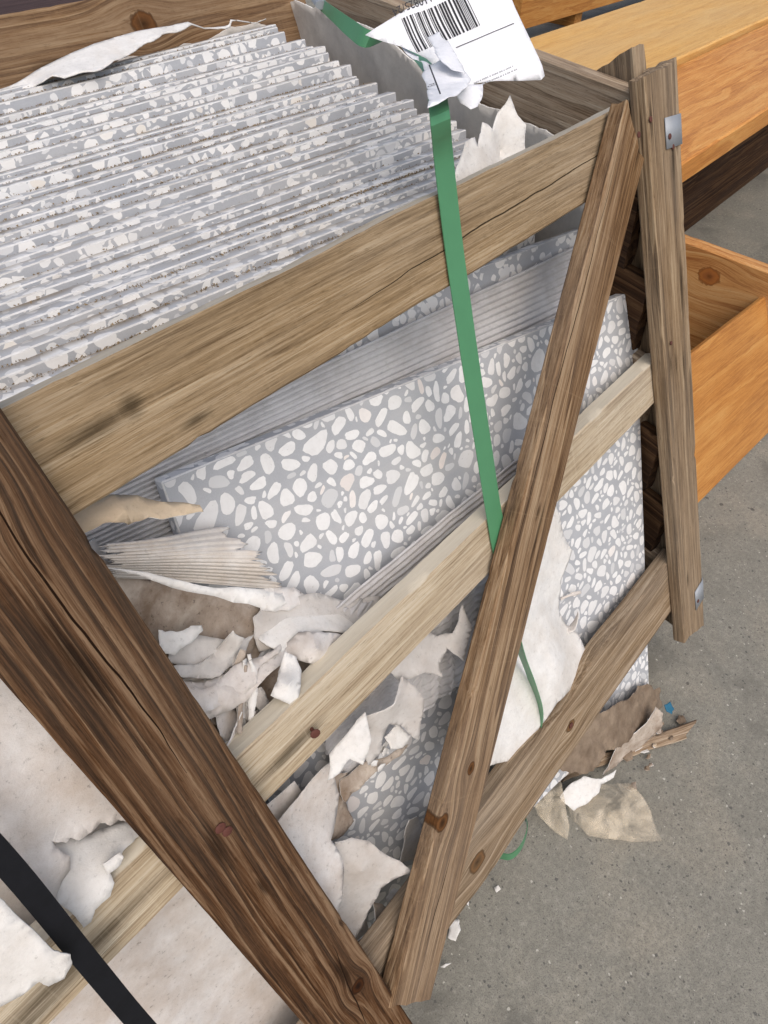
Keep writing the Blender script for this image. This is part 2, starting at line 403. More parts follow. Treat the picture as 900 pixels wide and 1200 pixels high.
def concrete():
    m, nt, bs = new_mat('concrete', .9, .2); B = NB(nt); co = B.n('ShaderNodeTexCoord').outputs['Object']
    a = B.noise(co, 3.0, 6, .6); b = B.noise(co, 17, 6, .65); c = B.noise(co, 150, 5, .7); d = B.noise(co, 620, 3, .7)
    col = B.mix(a, (.195, .187, .156), (.315, .302, .256))
    col = B.mix(B.ramp(b, [(.35, .5), (.6, 0)]), col, (.20, .19, .16))
    col = B.mix(B.ramp(B.noise(co, 7, 5, .6, .5), [(.50, 0), (.68, .6)]), col, (.33, .30, .24))
    col = B.mix(B.ramp(B.noise(co, 5.3, 4, .55, .8), [(.56, 0), (.66, .55)]), col, (.115, .11, .095))
    col = B.mix(B.ramp(c, [(.35, .4), (.55, 0)]), col, (.15, .143, .122))
    col = B.mix(B.ramp(c, [(.56, 0), (.72, .38)]), col, (.44, .42, .37))
    col = B.mix(B.ramp(d, [(.34, .75), (.5, 0)]), col, (.11, .104, .094))
    for (cell, keep, rad, cc) in ((.008, .84, .16, (.085, .083, .08)), (.006, .88, .15, (.50, .48, .42)), (.0045, .8, .2, (.09, .087, .08)), (.03, .9, .1, (.07, .065, .06))):
        v = B.n('ShaderNodeTexVoronoi', feature='F1'); B.put(v.inputs['Vector'], B.vec('ADD', co, B.vec('SCALE', B.noise(co, 260, 2, out=1), scale=.004))); v.inputs['Scale'].default_value = 1 / cell
        s = B.n('ShaderNodeSeparateColor'); B.put(s.inputs[0], v.outputs['Color'])
        k = B.math('MULTIPLY', B.math('GREATER_THAN', s.outputs[0], keep), B.math('LESS_THAN', v.outputs['Distance'], B.math('ADD', rad * .4, B.math('MULTIPLY', s.outputs[1], rad * 1.4))))
        col = B.mix(B.math('MULTIPLY', k, .75), col, cc)
    B.put(bs.inputs['Base Color'], col)
    h = B.math('ADD', B.math('MULTIPLY', c, .7), B.math('ADD', B.math('MULTIPLY', b, .6), B.math('MULTIPLY', d, .3)))
    B.put(bs.inputs['Normal'], B.bump(h, .6, .003)); return m

M_TERR = terrazzo('terrazzo'); M_GROUT = terrazzo('terrazzo_binder', True); M_CHIP = chip_mat()
M_WHITE = paper('white_card', (.77, .76, .735), (.47, .40, .32), amt=.35, speck=.3)
M_RIM = paper('torn_paper_edge', (.80, .785, .75), amt=.05, speck=0)
M_GREYCARD = paper('grey_card', (.58, .555, .525), (.34, .27, .21), .4, .4)
M_STAIN = paper('stained_card', (.50, .43, .36), (.17, .115, .075), .9, 1.0)
M_WRAP = paper('wrap_card', (.73, .70, .67), (.42, .33, .255), .6, .6, sc=.8)
M_PANEL = paper('panel_card', (.56, .53, .485), (.42, .38, .33), .3, .1)
M_TAN = paper('tan_card', (.58, .47, .34), (.38, .27, .17), .5, .3)
M_CORR = paper('corrugated_card', (.56, .555, .56), (.34, .31, .29), .45, .3)
M_CORRW = paper('ribbed_paper', (.74, .71, .67), (.45, .36, .27), .45, .3)
M_GREEN = plain('green_strap', (.075, .235, .115), .36, .5, .12, 40, bump=.05)
M_BLACK = plain('black_strap', (.006, .0065, .009), .5, .25, .6, 90, bump=.12)
M_STEEL = plain('zinc_plate', (.30, .32, .345), .55, .5, .15, 70, metal=.35)
M_RUST = plain('rusty_nail', (.10, .035, .025), .7, .3, .35, 300)
M_GRIT = plain('grit', (.22, .165, .10), .95, .1, .5, 400)
M_ROT = paper('rotten_card', (.30, .23, .165), (.11, .075, .05), .8, 1.0)
M_INK = plain('ink', (.02, .02, .025), .6, .3, .05)
M_LABEL = paper('label_paper', (.86, .87, .90), amt=0, speck=0, rough=.5)
M_BLUE = plain('blue_scrap', (.02, .12, .2), .6, .3, .2)
M_CONC = concrete()

# ---------------------------------------------------------------- ground
def ground():
    xs = [-60, -20, -6, -2] + [-1.5 + .1 * i for i in range(41)] + [3.2, 4, 6, 20, 60]
    vs = []; k = len(xs)
    for y in xs:
        for x in xs:
            a = 1 if abs(x) < 3 and abs(y) < 3 else 0
            vs.append((x, y, GROUND + a * nz((x, y, 0), 2.1) * .0035))
    fs = [(j * k + i, j * k + i + 1, (j + 1) * k + i + 1, (j + 1) * k + i) for j in range(k - 1) for i in range(k - 1)]
    o = mesh_obj('ground', vs, fs, M_CONC); tag(o, 'grey speckled concrete yard floor under the crate', kind='structure')
ground()

# ---------------------------------------------------------------- the crate
crate = empty('shipping_crate', LW((-.65, -.70, .3)) * 1.0)
crate.location.z = GROUND; WM[crate.name] = Matrix.Translation(crate.location)
tag(crate, 'weathered wooden slatted crate leaning back, packed with terrazzo tiles', 'crate')

W_TOP = wood('wood_rail_tan', (0.11, 0.066, 0.029), (0.28, 0.19, 0.098), (0.47, 0.365, 0.235), 20, 0.28, (0.3, 0.26, 0.205), 0.45, stains=((.085, .004, .009, .010), (.06, .002, .035, .008), (.115, -.020, .014, .004)), cracks=((.24, -.008, .645, .004),), bump=.45, saw=.2, seed=1, edge_pale=(.50, .47, .40))
W_MID = wood('wood_rail_pale', (0.23, 0.165, 0.098), (0.44, 0.35, 0.235), (0.62, 0.54, 0.41), 22, 0.3, (0.43, 0.39, 0.33), 0.5, stains=((.055, -.006, .045, .007), (-.12, -.004, .09, .012), (-.17, -.012, .1, .008)), bump=.45, saw=.35, seed=2, edge_pale=(.66, .61, .50))
W_BOT = wood('wood_rail_brown', (0.1, 0.06, 0.031), (0.25, 0.172, 0.1), (0.45, 0.355, 0.25), 26, 0.5, (0.32, 0.28, 0.23), 0.5, knots=((.367, -.003, .008), (.173, -.012, .012)), bump=.6, saw=.1, seed=3)
W_CEN = wood('wood_post_dark', (0.02, 0.008, 0.003), (0.088, 0.037, 0.012), (0.24, 0.15, 0.085), 30, 0.75, (0.17, 0.13, 0.095), 0.3, stains=((.225, -.004, .055, .008), (.055, -.006, .03, .006), (-.006, .001, .014, .003), (-.16, .01, .03, .008), (.32, -.006, .03, .006)), knots=((-.19, .014, .007), (.33, -.003, .008)), cracks=((-.25, .0, -.12, .016), (.12, .006, .36, .008)), bump=.65, saw=.1, seed=4, tilt=.03)
W_BRACE = wood('wood_brace_brown', (0.06, 0.028, 0.011), (0.205, 0.117, 0.054), (0.41, 0.295, 0.18), 32, 0.6, (0.29, 0.235, 0.18), 0.42, stains=((.06, .0, .012, .004), (.045, -.008, .05, .003), (.415, -.014, .03, .004)), knots=((-.187, .002, .0055), (-.235, .026, .008)), cracks=((-.05, .022, .40, .020), (-.36, .002, -.27, -.004)), bump=.75, saw=.35, seed=5, tilt=.05)
W_POST = wood('wood_post_grey', (0.055, 0.03, 0.013), (0.215, 0.135, 0.068), (0.42, 0.315, 0.195), 34, 0.6, (0.31, 0.265, 0.21), 0.42, stains=((.33, -.028, .02, .004), (.285, .014, .035, .004), (.07, -.007, .022, .003), (.075, -.020, .02, .003), (.06, .012, .025, .003), (.15, .018, .05, .006), (-.254, -.012, .02, .004)), bump=.7, saw=.15, seed=6)
W_END = wood('wood_end_rail', (0.13, 0.078, 0.04), (0.31, 0.215, 0.13), (0.49, 0.39, 0.28), 24, 0.6, (0.36, 0.32, 0.27), 0.45, stains=((-.27, -.01, .02, .007),), bump=.5, seed=7)
W_BACK = wood('wood_back_rail', (0.075, 0.034, 0.013), (0.19, 0.105, 0.047), (0.34, 0.23, 0.13), 24, 0.6, (0.21, 0.17, 0.13), 0.4, knots=((.432, .016, .016),), stains=((.3, -.005, .05, .007), (.11, .006, .02, .004), (.22, -.03, .06, .01)), bump=.5, seed=8)
W_DECK = wood('wood_deck', (.12, .07, .035), (.26, .17, .095), (.38, .28, .17), 24, .6, (.25, .22, .19), .5, seed=9)

def rail(x0, x1, zt, zb, n0, n1, mat, **kw):
    zm, nm = (zt + zb) / 2, (n0 + n1) / 2
    return board('rail', LW((x0, zm, nm)), LW((x1, zm, nm)), zt - zb, n1 - n0, mat, crate, **kw)
def post(x0, x1, zb, zt, n0, n1, mat, **kw):
    xm, nm = (x0 + x1) / 2, (n0 + n1) / 2
    return board('post', LW((xm, zb, nm)), LW((xm, zt, nm)), x1 - x0, n1 - n0, mat, crate, zdir=Vector((1, 0, 0)), **kw)

rt = rail(-1.30, -.003, -.016, -.079, .0, .018, W_TOP, seed=1, wob=.0010)
rm = rail(-1.30, .03, -.284, -.335, .0, .021, W_MID, seed=2, wob=.0008)
def knot_bulge(x, zz): return (-.012 * math.exp(-((x - .367) / .045) ** 2) + .004 * math.exp(-((x - .45) / .06) ** 2)) * (zz > 0) * max(0, zz) + .006 * math.exp(-((x - .18) / .05) ** 2) * min(0, zz)
rb = rail(-1.30, .03, -.578, -.668, .0, .020, W_BOT, seed=3, shape=knot_bulge)
pr = post(.0, .068, -.730, .002, -.0175, -.0004, W_POST, seed=6, cut0=-.014, cut1=.002)
pc = board('post', LW((-.641, -.742, -.0097)), LW((-.661, .012, -.0097)), .068, .0186, W_CEN, crate, zdir=Vector((1, 0, 0)), seed=4, cut0=.008)
# diagonal brace from the top of the corner post to the foot of the middle post
bm1 = (Vector((-0.3123, -0.2775, -0.0205)) + Vector((-0.256, -0.3151, -0.0205))) / 2; bd = Vector((.66727, .74481, 0)); bp = Vector((-bd.y, bd.x, 0))
e0_ = bm1 - bd * .475; e1_ = bm1 + bd * .358 - bp * .0160
ba, bb = LW((e0_.x, e0_.y, -.0120)), LW((e1_.x, e1_.y, -.0120)); bw = .0605
br = board('brace', ba, bb, bw, .0172, W_BRACE, crate, zdir=LW((bp.x, bp.y, 0)), seed=5, cut0=.010, cut1=.016, shape=lambda x, zz: -zz * .0030 * x / .41)
# end of the crate: rail, post, lower rails
EA, EB = Vector((.026, .012, -.012)), Vector((.186, .60, -.012)); ED = (EB - EA).normalized(); EX = ED.cross(UPL).normalized()
for (dz, hgt, s) in ((-.040, .080, 11), (-.332, .09, 12), (-.63, .08, 13)):
    a = EA + UPL * dz; b = EB + UPL * dz
    board('rail', a, b, hgt, .017, W_END, crate, zdir=UPL, seed=s)
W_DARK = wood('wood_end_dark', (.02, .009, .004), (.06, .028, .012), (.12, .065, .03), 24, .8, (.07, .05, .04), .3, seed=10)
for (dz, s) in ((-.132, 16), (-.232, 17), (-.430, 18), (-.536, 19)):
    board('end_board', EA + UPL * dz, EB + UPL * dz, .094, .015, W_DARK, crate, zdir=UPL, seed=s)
ep0 = EA + ED * .030 + EX * .018
board('post', ep0 - UPL * .735, ep0 + UPL * .012, .066, .017, W_POST, crate, zdir=-ED, seed=14, cut1=.008)
ep1 = EA + ED * .55 + EX * .018
board('post', ep1 - UPL * .72, ep1 + UPL * .01, .066, .017, W_POST, crate, zdir=-ED, seed=15)
for (dz, hgt, s) in ((-.05, .10, 21), (-.36, .07, 22), (-.64, .08, 23)):
    board('rail', Vector((-1.25, .652, -.010)) + UPL * dz, Vector((.19, .652, -.010)) + UPL * dz, hgt, .018, W_BACK, crate, seed=s)
# pallet floor and skids
for i in range(6):
    y = -.165 + i * .115
    board('deck_plank', (-1.25, y + .05, -.665), (.04, y + .05, -.665), .1, .018, W_DECK, crate, zdir=Vector((0, 1, 0)), seed=30 + i)
for x in (-1.2, -.645, -.02):
    board('skid', (x, -.16, -.7235), (x, .46, -.7235), .07, .097, W_DECK, crate, zdir=Vector((1, 0, 0)), seed=40)

def nail(p, d, r=.0036, stick=.0022, tip=None):
    "rusty nail head, p on the wood, d outwards"
    d = Vector(d).normalized(); Mx = frame(p, Vector((d.z, d.x, -d.y)).cross(d), d); vs = []; fs = []
    prof = ((r * .35, 0), (r * .35, stick - .001), (r * .95, stick - .0009), (r, stick - .0003), (r * .8, stick + .0002), (r * .3, stick + .0003)); k = 10
    for (rr, h) in prof:
        for a in range(k): vs.append(Mx @ Vector((rr * math.cos(a * 6.2832 / k), rr * math.sin(a * 6.2832 / k) * .93, h)))
    for i in range(len(prof) - 1):
        for a in range(k): fs.append((i * k + a, i * k + (a + 1) % k, (i + 1) * k + (a + 1) % k, (i + 1) * k + a))
    fs.append(tuple((len(prof) - 1) * k + a for a in range(k)))
    return mesh_obj('nail', vs, fs, M_RUST, crate)
OUT = -INL
nail(LW((-0.5588, -0.3138, 0)), OUT + Vector((-.3, -.2, .1)), .0042, .007)
nail(LW((-0.6503, -0.2983, -0.0195)), OUT, .0040, .001); nail(LW((-0.6481, -0.305, -0.0195)), OUT, .0038, .001)
nail(LW((-0.3813, -0.505, -0.002)) * 0 + LW((-0.2682, -0.6245, -0.0005)), OUT, .004, .001)
nail(LW((-0.0227, -0.0421, -0.018)), OUT, .003, .001); nail(LW((-0.0311, -0.0502, -0.018)), OUT, .003, .001)
nail(LW((0.003, -0.0349, -0.018)), OUT, .003, .001); nail(LW((0.0465, -0.069, -0.018)), OUT, .003, .001)
nail(LW((-0.0805, -0.0943, -0.001)) * 0 + LW((0.0156, -0.2641, -0.018)), OUT, .0025, .001)
nail(LW((-0.2929, -0.3005, -0.0185)), OUT, .003, .0008)

def plate(x0, x1, z0, z1, skew):
    "zinc corner strap bent round the post edge"
    n0, t = -.0186, .0011; vs = []; fs = []
    sec = [(x0, n0), (x1 - .002, n0), (x1 + .0012, n0 + .0022), (x1 + .0012, .034)]
    for (x, n) in sec:
        for k, z in enumerate((z1, z0)): vs.append(LW((x, z + skew * (x - x0), n)))
    for i in range(3): a = i * 2; fs.append((a, a + 1, a + 3, a + 2))
    o = mesh_obj('metal_plate', vs, fs, M_STEEL, crate, True, 60)
    s = o.modifiers.new('t', 'SOLIDIFY'); s.thickness = t; s.offset = 0
    nl = nail(LW((x0 + .006, (z0 + z1) / 2 - .004, n0 - .0006)), OUT, .0030, .0012); nl.parent = o
    nl.matrix_basis = WM[o.name].inverted() @ WM[nl.name]
plate(.032, .0690, -.068, -.040, -.1)
plate(.040, .0690, -.690, -.655, .1)

# ---------------------------------------------------------------- tiles
def tile_mesh():
    bm = bmesh.new(); bmesh.ops.create_cube(bm, size=1)
    for v in bm.verts: v.co = Vector(((v.co.x + .5) * .598, (v.co.y + .5) * .0150, (v.co.z - .5) * .598))
    bmesh.ops.bevel(bm, geom=bm.edges[:], offset=.0011, segments=1, affect='EDGES')
    me = bpy.data.meshes.new('terrazzo_tile'); bm.to_mesh(me); bm.free(); return me
TM = tile_mesh(); M_ARRIS = paper('ground_arris', (.70, .70, .69), (.40, .38, .35), .7, .3, sc=1.5)
M_EDGE = terrazzo('terrazzo_dusty_edge', edge=True)
finish(TM, [M_TERR, M_ARRIS, M_EDGE], 10)
for p in TM.polygons: p.material_index = (2 if abs(p.normal.y) < .5 else 0) if max(abs(c) for c in p.normal) > .95 else 1
rnd = random.Random(3)
NT = 29; TOPS = []
def tile_frame(corner, yaw, roll, lean):
    x = Vector((math.cos(yaw), -math.sin(yaw), 0)); y = Vector((math.sin(yaw), math.cos(yaw), 0)); z = Vector((0, 0, 1))
    up = z * math.cos(lean) + y * math.sin(lean)
    x2 = x * math.cos(roll) - up * math.sin(roll)
    return frame(corner, x2, up)
for i in range(NT):
    t = i / (NT - 1)
    left = Vector((-.590 + .05 * t + rnd.uniform(-.012, .010), .111 + .470 * t + rnd.uniform(-.0007, .0007), -.088 + .027 * t + rnd.uniform(-.0045, .0035)))
    yaw, roll = R(3.4 - .5 * t), R(1.6 - 3.0 * t + rnd.uniform(-.35, .35))
    if i == 0: left.z -= .0
    Mx = tile_frame(left, yaw, roll, R(10.0) + R(2.0) * t + rnd.uniform(-.006, .006))
    o = link('terrazzo_tile', TM, Mx); TOPS.append(Mx)
    if i == 0: lb = 'grey and white terrazzo tile, front one of the upright stack in the crate'
    elif i == NT - 1: lb = 'grey and white terrazzo tile, last of the stack, under the curled paper strip'
    else: lb = 'grey terrazzo tile with white stone chips, standing on edge within the packed stack'
    tag(o, lb, 'tile', 'terrazzo tiles packed upright in the crate')
# a tile slipped below the stack, seen under the upper rail
A0, A1 = Vector((-0.1762, 0.0379, -0.1358)), Vector((0.0077, 0.0121, -0.1439)); AD = (A1 - A0).normalized()
Mx = frame(A1 - AD * .60, AD, UPL)
o = link('terrazzo_tile', TM, Mx); tag(o, 'terrazzo tile sunk below the stack, its edge seen under the upper rail', 'tile', 'terrazzo tiles packed upright in the crate')

# the slipped front tile whose whole face shows: every stone chip is modelled
TL = Vector(LW((-.542, -.123, .085))); TX = Vector(LW((.048 + .542, -.213 + .123, .033 - .085))); TD = Vector(LW((-.043 - .048, -.806 + .213, .021 - .033)))
HM = frame(TL, TX, -TD)
hb = bmesh.new(); hb.from_mesh(TM); hme = bpy.data.meshes.new('terrazzo_tile_face'); hb.to_mesh(hme); hb.free()
hme.materials.clear(); finish(hme, [M_TERR, M_ARRIS, M_GROUT], 10)
for p in hme.polygons: p.material_index = 2 if p.normal.y < -.9 else (0 if max(abs(c) for c in p.normal) > .95 else 1)
hero = link('terrazzo_tile', hme, HM)
tag(hero, 'slipped terrazzo tile showing its whole pebbled face behind the brace', 'tile')

def pack_chips():
    g = .0006; n = int(.66 / g); occ = np.zeros((n, n), bool); rg = np.random.default_rng(11); out = []
    def blob(a, asp, th):
        k = 14; ph = np.linspace(0, 2 * np.pi, k, endpoint=False)
        e = rg.uniform(2.0, 3.4); c, s = np.cos(ph), np.sin(ph)
        r = (np.abs(c) ** e + np.abs(s) ** e) ** (-1 / e)
        r = r * (1 + rg.uniform(.03, .14) * np.cos(ph * 2 + rg.uniform(0, 6.28)) + rg.uniform(.03, .16) * np.cos(ph * 3 + rg.uniform(0, 6.28)) + rg.uniform(0, .05) * np.cos(ph * 5 + rg.uniform(0, 6.28)))
        x, y = a * r * c, a * asp * r * s
        return np.stack([x * np.cos(th) - y * np.sin(th), x * np.sin(th) + y * np.cos(th)], 1)
    plan = [(.0145, .0120, 160), (.0110, .0090, 800), (.0090, .0068, 5000), (.0068, .0050, 11000), (.0050, .0034, 11000), (.0034, .0020, 9000)]
    lim = (8, 90, 720, 1150, 900, 800)
    for (hi, lo, tries), mx in zip(plan, lim):
        cnt = 0
        for _ in range(tries):
            a = rg.uniform(lo, hi); asp = rg.uniform(.42, .88); th = rg.uniform(0, np.pi)
            cx, cy = rg.uniform(.03, .628, 2); P = blob(a, asp, th)
            # raster a slightly grown copy
            m = .0008 if a > .004 else .0006; G = P * (1 + m / a)
            x0 = int((cx - a * 1.5) / g); y0 = int((cy - a * 1.5) / g); k = int(3 * a / g) + 2
            if x0 < 1 or y0 < 1 or x0 + k >= n - 1 or y0 + k >= n - 1: continue
            yy, xx = np.mgrid[0:k, 0:k]; px = (x0 + xx) * g - cx; py = (y0 + yy) * g - cy
            ang = np.arctan2(py, px); rad = np.hypot(px, py)
            ga = np.arctan2(G[:, 1], G[:, 0]); gr = np.hypot(G[:, 0], G[:, 1]); od = np.argsort(ga); ga, gr = ga[od], gr[od]
            msk = rad < np.interp(ang, np.concatenate([ga[-1:] - 2 * np.pi, ga, ga[:1] + 2 * np.pi]), np.concatenate([gr[-1:], gr, gr[:1]]))
            w = occ[y0:y0 + k, x0:x0 + k]
            if (w & msk).any(): continue
            w |= msk; cnt += 1
            Q = np.clip(P + (cx - .031, cy - .031), .0015, .5965)
            if np.ptp(Q[:, 0]) > .0015 and np.ptp(Q[:, 1]) > .0015: out.append((a * a * asp, Q))
            if cnt >= mx: break
    return out
chips = sorted(pack_chips(), key=lambda c: -c[0])
def chip_geo(P, vs, fs, c=None):
    k = len(P); cx, cz = P.mean(0); o = len(vs)
    if c is None: c = (0, 0)
    for (sc, y) in ((1.0, .0006), (1.0, -.00012), (.96, -.0002)):
        for x, z in P: vs.append((cx + (x - cx) * sc - c[0], y, -(cz + (z - cz) * sc) - c[1]))
    for i in range(k):
        j = (i + 1) % k
        fs.append((o + i, o + j, o + k + j, o + k + i)); fs.append((o + k + i, o + k + j, o + 2 * k + j, o + 2 * k + i))
    fs.append(tuple(o + 2 * k + i for i in range(k)))
for (ar, P) in chips[:300]:
    cx, cz = P.mean(0); vs = []; fs = []; chip_geo(P, vs, fs, (cx, -cz))
    me = bpy.data.meshes.new('stone_chip'); me.from_pydata(vs, [], fs); me.materials.append(M_CHIP)
    c = bpy.data.objects.new('stone_chip', me); COL.objects.link(c); c.parent = hero; c.location = (cx, 0, -cz)
vs, fs = [], []
for (ar, P) in chips[300:]: chip_geo(P, vs, fs)
me = bpy.data.meshes.new('small_stone_chips'); me.from_pydata(vs, [], fs); me.materials.append(M_CHIP)
c = bpy.data.objects.new('small_stone_chips', me); COL.objects.link(c); c.parent = hero; tag(c, kind='stuff')

# grit lying in the grooves between the tile tops
vs, fs = [], []
gr = random.Random(5)
for i in range(NT - 1):
    dens = gr.choice([30, 100, 260, 500, 800])
    c0 = gr.uniform(0, .6); spread = gr.uniform(.08, .35)
    for _ in range(dens):
        u = gr.gauss(c0, spread)
        if not 0 < u < .59: continue
        y = .0150 - abs(gr.gauss(0, .0028)); s = gr.uniform(.0004, .0015)
        p = TOPS[i] @ Vector((u, y, s * .3)); o = len(vs)
        for k in range(4): vs.append(p + Vector((gr.uniform(-s, s), gr.uniform(-s, s), gr.uniform(-s * .4, s))))
        fs += [(o, o + 1, o + 2), (o, o + 2, o + 3), (o, o + 3, o + 1), (o + 1, o + 3, o + 2)]
g = mesh_obj('grit', vs, fs, M_GRIT, smooth=False); tag(g, 'brown grit lying in the grooves between tile tops', 'grit', kind='stuff')

# ---------------------------------------------------------------- corrugated board, torn card and paper
def P(o, label, cat='cardboard', group=None): return tag(o, label, cat, group)
W2 = [M_WHITE, M_RIM]; G2 = [M_GREYCARD, M_RIM]; S2 = [M_STAIN, M_RIM]; R2 = [M_WRAP, M_RIM]; T2 = [M_TAN, M_RIM]

P(corrugated('corrugated_cardboard', (-0.6013, -0.0992, 0.112), (0.0239, -0.1415, 0.061), (0.0415, -0.2974, 0.061), (-0.639, -0.1645, 0.112), 20, .0014, M_CORR, ragged=.0, seed=1, per=6, nu=90),
  'grey ribbed cardboard sheet between the slipped tile and the tile stack')
P(corrugated('corrugated_cardboard', (-0.4905, -0.2857, 0.055), (-0.2145, -0.2833, 0.034), (-0.3347, -0.4623, 0.026), (-0.5494, -0.451, 0.05), 26, .0013, M_CORR, ragged=.02, seed=2, per=6, nu=70, rag_v=.05,
  ctrl=lambda u, v: -.012 * math.sin(v * 3.1)), 'ribbed cardboard sheet passing behind the middle rail, in front of the slipped tile')
P(corrugated('ribbed_paper', (-0.6169, -0.1137, 0.045), (-0.5167, -0.1753, 0.068), (-0.4964, -0.2505, 0.056), (-0.6222, -0.1332, 0.045), 13, .0006, M_CORRW, ragged=.16, seed=3, nu=60,
  ctrl=lambda u, v: .016 * u * math.sin(v * 4.2) + .006 * math.sin(u * 5 + v * 3)), 'cream ribbed paper fanning out beside the dark middle post')

P(sheet('torn_cardboard', [(-0.6197, -0.0055, -0.0887), (-0.5953, -0.0073, -0.0927), (-0.5629, -0.0194, -0.1159), (-0.5501, -0.0302, -0.1206), (-0.5509, -0.0337, -0.1236), (-0.5701, -0.0287, -0.1171), (-0.5946, -0.0257, -0.1051), (-0.6199, -0.0199, -0.0967)], T2, jag=.07, res=.006, seed=4, ctrl=[(-0.5916, -0.0257, -0.0951)]),
  'tan torn cardboard tongue with a white edge below the upper rail')
P(sheet('torn_cardboard', [(-0.6169, -0.0217, -0.1263), (-0.5863, -0.0379, -0.1537), (-0.5472, -0.0564, -0.1865), (-0.5262, -0.068, -0.2034), (-0.5287, -0.0756, -0.2059), (-0.5398, -0.0736, -0.2063), (-0.5593, -0.0577, -0.1895), (-0.5884, -0.0384, -0.1601)], W2, jag=.03, res=.006, seed=5, thick=.0014, rough=.0004),
  'long white paper sliver lying across the stained card')
P(sheet('torn_cardboard', [(-0.6281, 0.0116, -0.1247), (-0.6044, -0.0006, -0.153), (-0.5626, -0.0176, -0.2077), (-0.5257, -0.0369, -0.2525), (-0.5287, -0.0505, -0.2689), (-0.5576, -0.0555, -0.268), (-0.5867, -0.0461, -0.2487), (-0.6144, -0.0338, -0.2201), (-0.6439, 0.0007, -0.15)], S2, jag=.1, res=.008, seed=6, rough=.004, ctrl=[(-0.5759, -0.0251, -0.2403)]),
  'brown stained cardboard hollow beside the dark middle post')
P(sheet('paper_scrap', [(-0.6053, -0.0382, -0.1899), (-0.5782, -0.0415, -0.2127), (-0.5795, -0.0445, -0.2145), (-0.5999, -0.0484, -0.2085), (-0.606, -0.0502, -0.2076), (-0.612, -0.0471, -0.2004)], W2, jag=.1, res=.005, seed=7),
  'small pale paper scrap lying on the brown stained card', 'paper')
P(sheet('paper_scrap', [(-0.5772, -0.0485, -0.2389), (-0.5638, -0.0574, -0.2193), (-0.5593, -0.062, -0.2298), (-0.5752, -0.0623, -0.2459), (-0.5871, -0.0652, -0.2424), (-0.6119, -0.0571, -0.2186), (-0.609, -0.05, -0.2173)], G2, jag=.09, res=.005, seed=8),
  'grey folded paper scrap with an upturned corner', 'paper')
P(sheet('torn_cardboard', [(-0.6148, -0.0587, -0.2172), (-0.5891, -0.0676, -0.2429), (-0.5622, -0.0655, -0.2531), (-0.5302, -0.0663, -0.2651), (-0.5414, -0.0732, -0.2609), (-0.563, -0.0759, -0.2521), (-0.57, -0.0821, -0.2563), (-0.5822, -0.0822, -0.2566), (-0.6019, -0.0802, -0.2469), (-0.6177, -0.0778, -0.2412)], R2, jag=.09, res=.006, seed=9, rough=.003),
  'cream torn card curling over the paper rubble above the middle rail')
P(sheet('torn_cardboard', [(-0.5441, -0.0539, -0.2567), (-0.5177, -0.05, -0.2577), (-0.4881, -0.0569, -0.2737), (-0.4458, -0.0894, -0.3087), (-0.4632, -0.0951, -0.3067), (-0.4883, -0.0859, -0.2803), (-0.5191, -0.0739, -0.2627), (-0.539, -0.0741, -0.263)], W2, jag=.07, res=.006, seed=10),
  'white torn card resting on the middle rail beside the ribbed sheet')
P(sheet('torn_cardboard', [(-0.537, -0.0675, -0.2679), (-0.5189, -0.0722, -0.2587), (-0.495, -0.0869, -0.2725), (-0.4717, -0.0988, -0.29), (-0.5032, -0.0981, -0.2834), (-0.5241, -0.0964, -0.2794), (-0.5349, -0.0836, -0.2648)], R2, jag=.07, res=.005, seed=11, ctrl=[(-0.5212, -0.0982, -0.2483)]),
  'curled cream card flap behind the edge of the middle rail')
P(sheet('paper_scrap', [(-0.5425, -0.0838, -0.2451), (-0.5374, -0.0892, -0.2527), (-0.5418, -0.099, -0.2552), (-0.5571, -0.1095, -0.2643), (-0.5634, -0.1091, -0.2634), (-0.5701, -0.0969, -0.2552), (-0.5542, -0.0878, -0.2545)], W2, jag=.07, res=.004, seed=12, ctrl=[(-0.5575, -0.105, -0.2439)]),
  'white paper leaf hanging over the middle rail, beside the rubble', 'paper')
P(sheet('torn_cardboard', [(-0.6057, -0.0738, -0.2472), (-0.5891, -0.0816, -0.2806), (-0.5797, -0.0908, -0.2968), (-0.5964, -0.0973, -0.2917), (-0.6083, -0.0965, -0.2899), (-0.6105, -0.0873, -0.2684)], R2, jag=.1, res=.005, seed=13),
  'cream card corner tucked between the dark middle post and the middle rail')
P(corrugated('corrugated_cardboard', (-0.5631, -0.2781, 0.052), (-0.5155, -0.2591, 0.058), (-0.4321, -0.306, 0.05), (-0.4984, -0.3113, 0.034), 9, .0012, M_CORR, ragged=.15, seed=5, nu=30), 'small ribbed grey card piece under the white card above the middle rail')
P(corrugated('corrugated_cardboard', (-0.6021, -0.228, 0.058), (-0.5585, -0.254, 0.05), (-0.5671, -0.2894, 0.045), (-0.6143, -0.2641, 0.045), 8, .0011, M_CORRW, ragged=.2, seed=6, nu=30), 'ribbed cream card piece below the brown stained hollow')
sr = random.Random(21)
